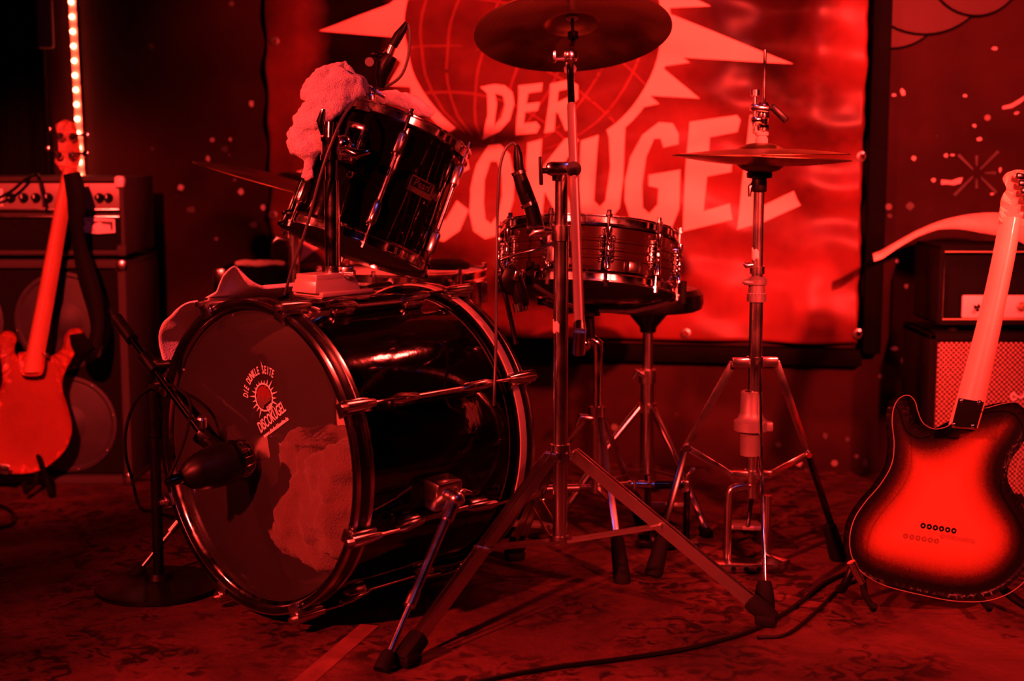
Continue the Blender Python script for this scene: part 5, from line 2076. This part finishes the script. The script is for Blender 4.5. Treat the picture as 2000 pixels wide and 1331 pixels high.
nl = [(1868, 830), (1884, 778), (1904, 707), (1923, 632), (1941, 560), (1955, 495), (1967, 432), (1969, 420)]
nr = [(1926, 838), (1940, 792), (1956, 716), (1972, 640), (1986, 568), (1999, 502), (2011, 438), (2013, 426)]
nk = neck_part(gt, GM, nl, nr, 0.024, -0.012, 'maple')
hs = [(1967, 432), (1965, 398), (1969, 379), (1977, 366), (1974, 355), (1970, 345), (1976, 335), (1987, 330), (2003, 327), (2030, 335), (2046, 352), (2040, 378), (2030, 412), (2018, 436)]
slab('headstock', closed_spline(trace(GM, hs), 4), 0.015, 0.004, 'maple', gt, 0.02).matrix_local = T((0, 0, -0.014))
for k in range(6):
    q = trace(GM, [(1998 + k * 4.6, 343 + k * 14.5)])[0]
    b = MB()
    b.box((q[0], q[1], -0.009), (0.018, 0.011, 0.010), None, 0.002)
    b.cyl((q[0] + 0.008, q[1], -0.009), (q[0] + 0.026, q[1] + 0.003, -0.009), 0.003, None, 8)
    b.box((q[0] + 0.030, q[1] + 0.003, -0.009), (0.012, 0.012, 0.006), None, 0.0025)
    b.build('tuner', 'hardware_dark', gt, local=True)
b = MB()
pl = trace(GM, [(1872, 778), (1921, 786), (1906, 838), (1858, 834)])
b.poly(pl, (), T((0, 0, 0.0004)), 0.002)
npl = b.build('neck_plate', 'hardware_dark', gt, local=True, smooth=False)
for x, y in ((1878, 783), (1912, 787), (1863, 829), (1900, 832)):
    q = trace(GM, [(x, y)])[0]
    MB().lathe([(0, 0.0052), (0.003, 0.0048), (0.0048, 0.003), (0.005, 0.002)], T((q[0], q[1], 0)), 14).build('screw', 'chrome', npl, local=True)
b = MB()
q0, q1 = trace(GM, [(1858, 834), (1904, 838)])
b.tube([(q0[0], q0[1], 0.0022), (q1[0], q1[1], 0.0022)], 0.0016, 8)
b.build('plate_edge', 'chrome', npl, local=True)
for k in range(6):
    q = trace(GM, [(1803 + k * 12.0, 1027.5 + k * 2.0)])[0]
    MB().lathe([(0.0018, 0.0002), (0.0024, 0.0012), (0.0046, 0.0012), (0.0052, 0.0)], T((q[0], q[1], 0)), 14).build('ferrule', 'hardware_dark', gt, local=True)

# ---- its stand
gs = root('guitar_stand', (GM.translation.x, GM.translation.y, 0), 'low black tubular guitar stand under the sunburst guitar', 'guitar stand')
gx, gy = GM.translation.x, GM.translation.y
b = MB()
b.tube(spline([gnd(1640, 1150, 0.012), (gx - 0.13, gy + 0.10, 0.05), (gx - 0.05, gy + 0.16, 0.20), (gx, gy + 0.17, 0.235), (gx + 0.05, gy + 0.16, 0.20), (gx + 0.15, gy + 0.10, 0.05), (gx + 0.21, gy - 0.02, 0.012)], 6), 0.0085, 10)
b.build('front_frame', 'black_plastic', gs)
b = MB()
b.tube([(gx, gy + 0.17, 0.235), (gx + 0.01, gy + 0.40, 0.010)], 0.0085, 10)
b.build('rear_leg', 'black_plastic', gs)
for sx_, px_ in ((-1, 1), (1, 1)):
    b = MB()
    bx_ = gx + sx_ * 0.105
    b.tube([(bx_, gy + 0.135, 0.105), (bx_, gy + 0.06, 0.036), (bx_, gy - 0.004, 0.030), (bx_, gy - 0.010, 0.038)], 0.0065, 10)
    b.build('cradle_arm', 'rubber', gs)
b = MB()
b.tube([at(1662, 1098, 2.46), at(1672, 1118, 2.46), at(1684, 1140, 2.46)], [0.008, 0.0075, 0.006], 10)
b.build('cradle_tip', 'worn_chrome', gs)

# ---- strap thrown over the right amplifier
spx = [(1704, 500, 3.46), (1722, 493, 3.46), (1750, 477, 3.46), (1790, 455, 3.46), (1830, 438, 3.47), (1870, 427, 3.47), (1910, 421, 3.47), (1950, 420, 3.46), (1985, 426, 3.44), (2025, 446, 3.42)]
cen = spline([at(*p) for p in spx], 6)
wds = [17, 17, 12, 10, 13, 24, 38, 46, 48, 48]
mb = MB()
n_ = len(cen)
vs = []
for i, c in enumerate(cen):
    f = i / (n_ - 1) * (len(wds) - 1)
    k = min(int(f), len(wds) - 2)
    wpx = (wds[k] + (wds[k + 1] - wds[k]) * (f - k)) * 3.34 / FPX
    tw_ = math.radians(70 - 45 * i / n_)
    ax = Vector((0, math.sin(tw_) * -0.7, -math.cos(tw_) - 0.25)).normalized()
    vs.append((c + Vector((0, 0, 0.004)), c + ax * wpx))
vv = [(mb.bm.verts.new(a), mb.bm.verts.new((a + c_) / 2 + Vector((0, -0.003, 0))), mb.bm.verts.new(c_)) for a, c_ in vs]
for i in range(n_ - 1):
    for k in range(2):
        mb.bm.faces.new((vv[i][k], vv[i][k + 1], vv[i + 1][k + 1], vv[i + 1][k]))
o = mb.build('guitar_strap', 'strap', ang=180)
o.modifiers.new('thick', 'SOLIDIFY').thickness = 0.003
tag(o, 'tan leather guitar strap arching over the small right amplifier head', 'strap')

# ---- bass guitar at the left, back turned
BM_ = plane_frame(26, 929, 3.46, (0.189, 0.10, 1), 0.0)
bg = root('bass_guitar', BM_, 'reddish wooden bass guitar leaning at the left, back turned to the viewer', 'guitar')
axx = lambda y: 64 - 0.189 * (y - 684)
rp = [(82, 699), (105, 690), (116, 676), (118, 659), (128, 645), (144, 641), (154, 650), (150, 669), (128, 710), (115, 740), (114, 763), (123, 793), (131, 823), (132, 846), (123, 876), (101, 902), (68, 923)]
lp = [(2 * axx(y) - x + 4, y + 6) for x, y in rp[1:]]
bass_px = rp + [(34, 929), (0, 928)] + lp[::-1] + [(48, 699)]
slab('body', closed_spline(trace(BM_, bass_px), 5), 0.042, 0.010, 'bass_wood', bg, 0.012)
nl = [(36, 728), (47, 684), (64, 600), (82, 505), (100, 412), (114, 348), (118, 330)]
nr = [(80, 728), (84, 684), (99, 600), (115, 505), (130, 412), (142, 348), (145, 330)]
neck_part(bg, BM_, nl, nr, 0.026, 0.006, 'bass_neck')
slab('neck_heel', closed_spline(trace(BM_, [(34, 692), (45, 688), (76, 688), (86, 696), (84, 722), (76, 734), (44, 734), (34, 720)]), 3), 0.020, 0.006, 'bass_wood', bg, 0.02).matrix_local = T((0, 0, 0.008))
hs = [(118, 334), (110, 324), (103, 314), (108, 300), (110, 285), (107, 258), (105, 243), (114, 236), (124, 232), (134, 236), (142, 240), (147, 256), (152, 284), (153, 314), (147, 326), (145, 334)]
slab('headstock', closed_spline(trace(BM_, hs), 3), 0.016, 0.004, 'bass_neck', bg, 0.03).matrix_local = T((0, 0, -0.004))
for x, y, sd in ((118, 267, -1), (142, 268, 1), (115, 304, -1), (141, 304, 1)):
    q = trace(BM_, [(x, y)])[0]
    b = MB()
    b.lathe([(0, 0.006), (0.007, 0.006), (0.0095, 0.003), (0.0095, -0.004)], T((q[0], q[1], 0)), 14)
    b.cyl((q[0] + sd * 0.008, q[1] + 0.006, 0.001), (q[0] + sd * 0.026, q[1] + 0.010, 0.001), 0.003, None, 8)
    b.box((q[0] + sd * 0.032, q[1] + 0.011, 0.001), (0.014, 0.015, 0.005), None, 0.002)
    b.build('tuner', 'chrome', bg, local=True)
q = trace(BM_, [(88, 694)])[0]
MB().sph((q[0], q[1], -0.006), 0.006).build('strap_button', 'chrome', bg, local=True)
q = trace(BM_, [(6, 918)])[0]
b = MB()
b.box((q[0] - 0.02, q[1] + 0.002, 0.002), (0.07, 0.024, 0.003), None, 0.001)
b.build('jack_plate', 'chrome', bg, local=True)

bs = root('bass_guitar_stand', (BM_.translation.x, BM_.translation.y, 0), 'small black floor stand under the reddish bass guitar', 'guitar stand')
bx_, by_ = BM_.translation.x, BM_.translation.y
b = MB()
b.tube([(bx_ - 0.14, by_ - 0.06, 0.010), (bx_ - 0.06, by_ + 0.09, 0.14), (bx_ + 0.02, by_ + 0.09, 0.14), (bx_ + 0.10, by_ - 0.02, 0.010)], 0.008, 10)
b.build('front_frame', 'black_plastic', bs)
for sx_ in (-0.07, 0.045):
    b = MB()
    b.tube([(bx_ + sx_, by_ + 0.08, 0.11), (bx_ + sx_, by_ + 0.03, 0.030), (bx_ + sx_, by_ - 0.045, 0.024), (bx_ + sx_, by_ - 0.055, 0.050)], 0.006, 10)
    b.build('cradle_arm', 'rubber', bs)

pts = [at(140, 338, 3.50), at(150, 385, 3.50), at(149, 430, 3.50), at(156, 480, 3.51), at(168, 530, 3.51), at(184, 590, 3.50), at(190, 645, 3.48), at(176, 690, 3.46), at(160, 676, 3.44), at(150, 652, 3.42)]
cen = spline(pts, 6)
mb = MB()
vv = []
for i, c in enumerate(cen):
    t_ = (cen[min(i + 1, len(cen) - 1)] - cen[max(i - 1, 0)]).normalized()
    sd = t_.cross(Vector((0, -1, 0.15))).normalized()
    wv = 0.020 + 0.004 * math.sin(i * 0.3)
    vv.append((mb.bm.verts.new(c - sd * wv), mb.bm.verts.new(c + sd * wv)))
for i in range(len(vv) - 1):
    mb.bm.faces.new((vv[i][0], vv[i][1], vv[i + 1][1], vv[i + 1][0]))
o = mb.build('bass_strap', 'strap_black', ang=180)
o.modifiers.new('thick', 'SOLIDIFY').thickness = 0.003
tag(o, 'black strap hanging from the bass guitar in front of its amplifier', 'strap')

# ================================================================== AMPLIFIERS
def amp_box(rt, x0, x1, y0, y1, z0, z1, material, wall=0.018, recess=0.02, name='cabinet'):
    b = MB()
    b.box(((x0 + x1) / 2, y0 + wall / 2 + (y1 - y0) / 2, (z0 + z1) / 2), (x1 - x0 - 0.004, y1 - y0 - wall - recess, z1 - z0 - 0.004), None, 0.004)
    for c, s_ in ((((x0 + x1) / 2, (y0 + y1) / 2, z0 + wall / 2), (x1 - x0, y1 - y0, wall)), (((x0 + x1) / 2, (y0 + y1) / 2, z1 - wall / 2), (x1 - x0, y1 - y0, wall)),
                  ((x0 + wall / 2, (y0 + y1) / 2, (z0 + z1) / 2), (wall, y1 - y0, z1 - z0)), ((x1 - wall / 2, (y0 + y1) / 2, (z0 + z1) / 2), (wall, y1 - y0, z1 - z0))):
        b.box(c, s_, None, 0.005)
    return b.build(name, material, rt)


# left bass cabinet and head
LY = 3.60
lx1 = at(246, 560, LY).x
lx0 = lx1 - 0.60
zt = at(200, 508, LY).z
bc = root('bass_cabinet', ((lx0 + lx1) / 2, LY + 0.17, 0), 'large dark bass speaker cabinet behind the bass guitar', 'speaker cabinet')
amp_box(bc, lx0, lx1, LY, LY + 0.34, 0.0, zt, 'tolex_grey', 0.022, 0.02)
b = MB()
b.box(((lx0 + lx1) / 2, LY + 0.022, zt / 2), (lx1 - lx0 - 0.05, 0.012, zt - 0.05), None, 0.003)
bf = b.build('baffle', 'grille_dark', bc)
for cx_, cz_ in ((lx1 - 0.445, zt * 0.73), (lx1 - 0.165, zt * 0.73), (lx1 - 0.445, zt * 0.27), (lx1 - 0.165, zt * 0.27)):
    fr_ = frame((cx_, LY + 0.016, cz_), (0, -1, 0), (0, 0, 1))
    sp_ = MB().lathe([(0.125, 0), (0.126, 0.006), (0.118, 0.008), (0.112, 0.004), (0.108, 0.006), (0.050, -0.0), (0.045, 0.002), (0.030, 0.010), (0, 0.013)], fr_, 40).build('speaker', 'speaker_cone', bc)
    for k in range(8):
        a = k * math.pi / 4 + 0.2
        MB().sph(fr_ @ Vector((math.cos(a) * 0.121, math.sin(a) * 0.121, 0.008)), 0.003, u=8, v=5).build('screw', 'worn_chrome', sp_)
for sx_ in (lx0 + 0.013, lx1 - 0.013):
    for sz_ in (0.015, zt - 0.015):
        MB().box((sx_, LY + 0.010, sz_), (0.030, 0.030, 0.034), None, 0.009).build('corner', 'worn_chrome', bc)
hz0, hz1 = zt + 0.012, at(200, 346, LY).z
hx1 = at(243, 420, LY).x
hx0 = hx1 - 0.58
ah = root('bass_amplifier', ((hx0 + hx1) / 2, LY + 0.16, hz0), 'bass amplifier head with row of knobs on the speaker cabinet at the left', 'amplifier')
amp_box(ah, hx0, hx1, LY, LY + 0.30, hz0, hz1, 'tolex_grey', 0.012, 0.02, 'case')
for fx in (hx0 + 0.05, hx1 - 0.05):
    for fy in (0.05, 0.25):
        MB().cyl((fx, LY + fy, zt), (fx, LY + fy, hz0 + 0.002), 0.014, 0.012, 12).build('foot', 'rubber', ah)
hzz = lambda y: at(200, y, LY).z
b = MB()
b.box(((hx0 + hx1) / 2, LY + 0.020, (hzz(358) + hzz(414)) / 2), (hx1 - hx0 - 0.03, 0.010, hzz(358) - hzz(414)), None, 0.002)
pn = b.build('control_panel', 'amp_panel_dark', ah)
b = MB()
b.box(((hx0 + hx1) / 2, LY + 0.018, (hzz(428) + hzz(492)) / 2), (hx1 - hx0 - 0.03, 0.010, hzz(428) - hzz(492)), None, 0.002)
b.build('lower_grille', 'grille_dark', ah)
for y in (353, 410, 424, 498):
    b = MB()
    b.box(((hx0 + hx1) / 2, LY + 0.008, hzz(y)), (hx1 - hx0 - 0.028, 0.008, 0.006), None, 0.002)
    b.build('trim_strip', 'worn_chrome', ah)
for x in (-50, -15, 22, 47, 71, 95, 195, 212):
    c = at(x, 386, LY + 0.012)
    b = MB()
    fr_ = frame(c, (0, -1, 0), (0, 0, 1))
    b.lathe([(0.0115, 0), (0.0115, 0.004), (0.009, 0.006), (0.0085, 0.018), (0.007, 0.020), (0, 0.020)], fr_, 18)
    kb = b.build('knob', 'black_plastic', ah)
    MB().box(fr_ @ Vector((0.003, 0, 0.0205)), (0.009, 0.003, 0.002), fr_, 0.0006).build('pointer', 'white_plastic', kb)
c = at(0, 386, LY + 0.014)
MB().box(c, (0.016, 0.006, 0.045), None, 0.003).build('label_plate', 'white_plastic', ah)
# badge with a brush-script mark
c0, c1 = at(156, 425, LY + 0.006), at(226, 457, LY + 0.006)
LG = Matrix((Vector((1, 0, 0)), Vector((0, 0, 1)), Vector((0, -1, 0)))).transposed().to_4x4()
LG.translation = Vector(((c0.x + c1.x) / 2, LY + 0.006, (c0.z + c1.z) / 2))
hw, hh_ = (c1.x - c0.x) / 2, (c0.z - c1.z) / 2
b = MB()
b.poly([(-hw, -hh_ * .75), (0, -hh_), (hw, -hh_ * .85), (hw, hh_ * .8), (0, hh_), (-hw, hh_ * .9)], [[(-hw * .88, -hh_ * .5), (hw * .88, -hh_ * .55), (hw * .88, hh_ * .5), (-hw * .88, hh_ * .6)]], LG, 0.004)
bdg = b.build('badge', 'white_plastic', ah, smooth=False)
b = MB()
b.poly([(-hw * .9, -hh_ * .6), (hw * .9, -hh_ * .6), (hw * .9, hh_ * .6), (-hw * .9, hh_ * .7)], (), LG, 0.001)
b.build('badge_field', 'sticker_dark', bdg, smooth=False)
b = MB()
sc_ = lambda pts: [((x / 1996 * 90 + 150 - 191) * LY / FPX, -(y / 1331 * 60 + 410 - 441) * LY / FPX) for x, y in pts]
b.poly(sc_([(360, 600), (380, 440), (730, 430), (690, 560), (560, 700), (700, 640), (800, 610), (990, 520), (1150, 620), (1450, 650), (1480, 860), (1330, 890), (860, 870), (720, 930), (560, 880), (270, 900), (300, 720), (480, 590)]), (), LG @ T((0, 0, 0.001)), 0.003)
b.build('script_mark', 'white_plastic', bdg, smooth=False)
for sx_ in (hx0 + 0.010, hx1 - 0.010):
    for sz_ in (hz0 + 0.012, hz1 - 0.012):
        MB().box((sx_, LY + 0.008, sz_), (0.026, 0.028, 0.030), None, 0.008).build('corner', 'white_plastic' if sz_ > 0.7 else 'tolex_grey', ah)
# patch cable lying over the bass amplifier
pts = [at(-30, 400, 3.58), at(20, 375, 3.575), at(48, 352, 3.58), at(70, 341, 3.62), at(76, 350, 3.58), at(84, 385, 3.575), at(86, 405, 3.57)]
tag(MB().tube(spline(pts, 8), 0.004, 8).build('patch_cable', 'cable'), 'black patch cable hanging across the bass amplifier knobs', 'cable')

# right guitar cabinet and head
RYf = 3.40
rx0 = at(1814, 700, RYf).x
rx1 = rx0 + 0.52
rzt = at(1900, 651, RYf).z
gc = root('guitar_cabinet', ((rx0 + rx1) / 2, RYf + 0.12, 0), 'small guitar speaker cabinet with woven grille behind the sunburst guitar', 'speaker cabinet')
amp_box(gc, rx0, rx1, RYf, RYf + 0.235, 0.0, rzt, 'tolex', 0.020, 0.02)
b = MB()
b.box(((rx0 + rx1) / 2, RYf + 0.016, rzt / 2), (rx1 - rx0 - 0.042, 0.012, rzt - 0.042), None, 0.003)
b.build('grille', 'grille_weave', gc)
b = MB()
x0_, x1_, z0_, z1_ = rx0 + 0.021, rx1 - 0.021, 0.021, rzt - 0.021
b.tube([(x0_, RYf + 0.008, z0_), (x1_, RYf + 0.008, z0_), (x1_, RYf + 0.008, z1_), (x0_, RYf + 0.008, z1_)], 0.0025, 6, closed=True)
b.build('piping', 'hardware_dark', gc)
# script logo, mostly out of the picture
c = at(1976, 770, RYf + 0.006)
b = MB()
b.tube(spline([c + Vector((x, 0, z)) for x, z in ((0.012, -0.012), (0.002, -0.014), (-0.001, -0.004), (0.006, 0.002), (0.010, -0.004), (0.026, -0.008), (0.040, 0.016), (0.048, 0.040), (0.050, 0.010), (0.052, -0.012),
                                                 (0.068, 0.020), (0.078, 0.042), (0.080, 0.010), (0.086, -0.012), (0.100, -0.004))], 5), 0.0030, 8)
b.build('script_logo', 'white_plastic', gc)
gx0 = at(1833, 560, RYf).x
gx1 = gx0 + 0.50
gz0, gz1 = at(1900, 636, RYf).z, at(1900, 481, RYf).z
gh = root('guitar_amplifier', ((gx0 + gx1) / 2, RYf + 0.11, gz0), 'small black guitar amplifier head with pale control panel at the right', 'amplifier')
amp_box(gh, gx0, gx1, RYf, RYf + 0.21, gz0, gz1, 'tolex', 0.012, 0.03, 'case')
for fx in (gx0 + 0.05, gx1 - 0.05):
    for fy in (0.04, 0.17):
        MB().cyl((fx, RYf + fy, rzt), (fx, RYf + fy, gz0 + 0.002), 0.013, 0.011, 12).build('foot', 'rubber', gh)
b = MB()
x0_, x1_, z0_, z1_ = gx0 + 0.014, gx1 - 0.014, gz0 + 0.014, gz1 - 0.014
b.tube([(x0_, RYf + 0.006, z0_), (x1_, RYf + 0.006, z0_), (x1_, RYf + 0.006, z1_), (x0_, RYf + 0.006, z1_)], 0.0022, 6, closed=True)
b.build('piping', 'piping', gh)
c0, c1 = at(1880, 577, RYf + 0.012), at(1880, 622, RYf + 0.012)
pw = gx1 - 0.030 - c0.x
hh_ = (c0.z - c1.z) / 2
b = MB()
b.box((c0.x + pw / 2, RYf + 0.016, (c0.z + c1.z) / 2), (pw, 0.010, hh_ * 2), None, 0.0045)
b.build('control_panel', 'amp_panel', gh)
for x in (1908, 1930, 1995, 2030, 2070, 2110):
    c = at(x, 599, RYf + 0.008)
    fr_ = frame(c, (0, -1, 0), (0, 0, 1))
    if x < 1940:
        b = MB()
        b.lathe([(0.0075, 0), (0.0075, 0.003), (0.004, 0.004), (0.0035, 0.008), (0, 0.008)], fr_, 14)
        b.tube([fr_ @ Vector((0, 0, 0.006)), fr_ @ Vector((-0.008, 0.004, 0.018))], [0.003, 0.0042], 8)
        b.build('switch', 'hardware_dark', gh)
    else:
        b = MB()
        b.lathe([(0.011, 0), (0.011, 0.004), (0.0085, 0.006), (0.008, 0.016), (0, 0.017)], fr_, 16)
        b.build('knob', 'brass_badge', gh)

# ================================================================== CABLES ON THE FLOOR
def floor_cable(px, label, r=0.0035, name='floor_cable', material='cable'):
    pts = [gnd(x, y, r) for x, y in px]
    return tag(MB().tube(spline(pts, 10), r, 8).build(name, material), label, 'cable')


floor_cable([(880, 1345), (1000, 1318), (1100, 1302), (1220, 1287), (1340, 1268), (1420, 1247), (1462, 1234), (1510, 1212), (1560, 1180), (1610, 1140), (1660, 1118), (1700, 1112), (1760, 1125)],
            'long black cable curving across the front floor to the guitar stand', 0.0045)
floor_cable([(1480, 1246), (1540, 1238), (1600, 1190), (1640, 1150), (1690, 1128)], 'short black cable beside the cymbal stand foot', 0.0036)
floor_cable([(-20, 985), (10, 992), (28, 1008), (20, 1025), (-20, 1035)], 'black cable loop at the left edge of the floor', 0.005)
a_, b_ = gnd(560, 1362), gnd(722, 1222)
mb = MB()
mb.bar(a_ + Vector((0, 0, 0.0006)), b_ + Vector((0, 0, 0.0006)), 0.036, 0.0008, (0, 0, 1))
tag(mb.build('floor_tape', 'floor_tape', smooth=False), 'worn strip of cloth tape stuck to the floor in front of the bass drum', 'tape')
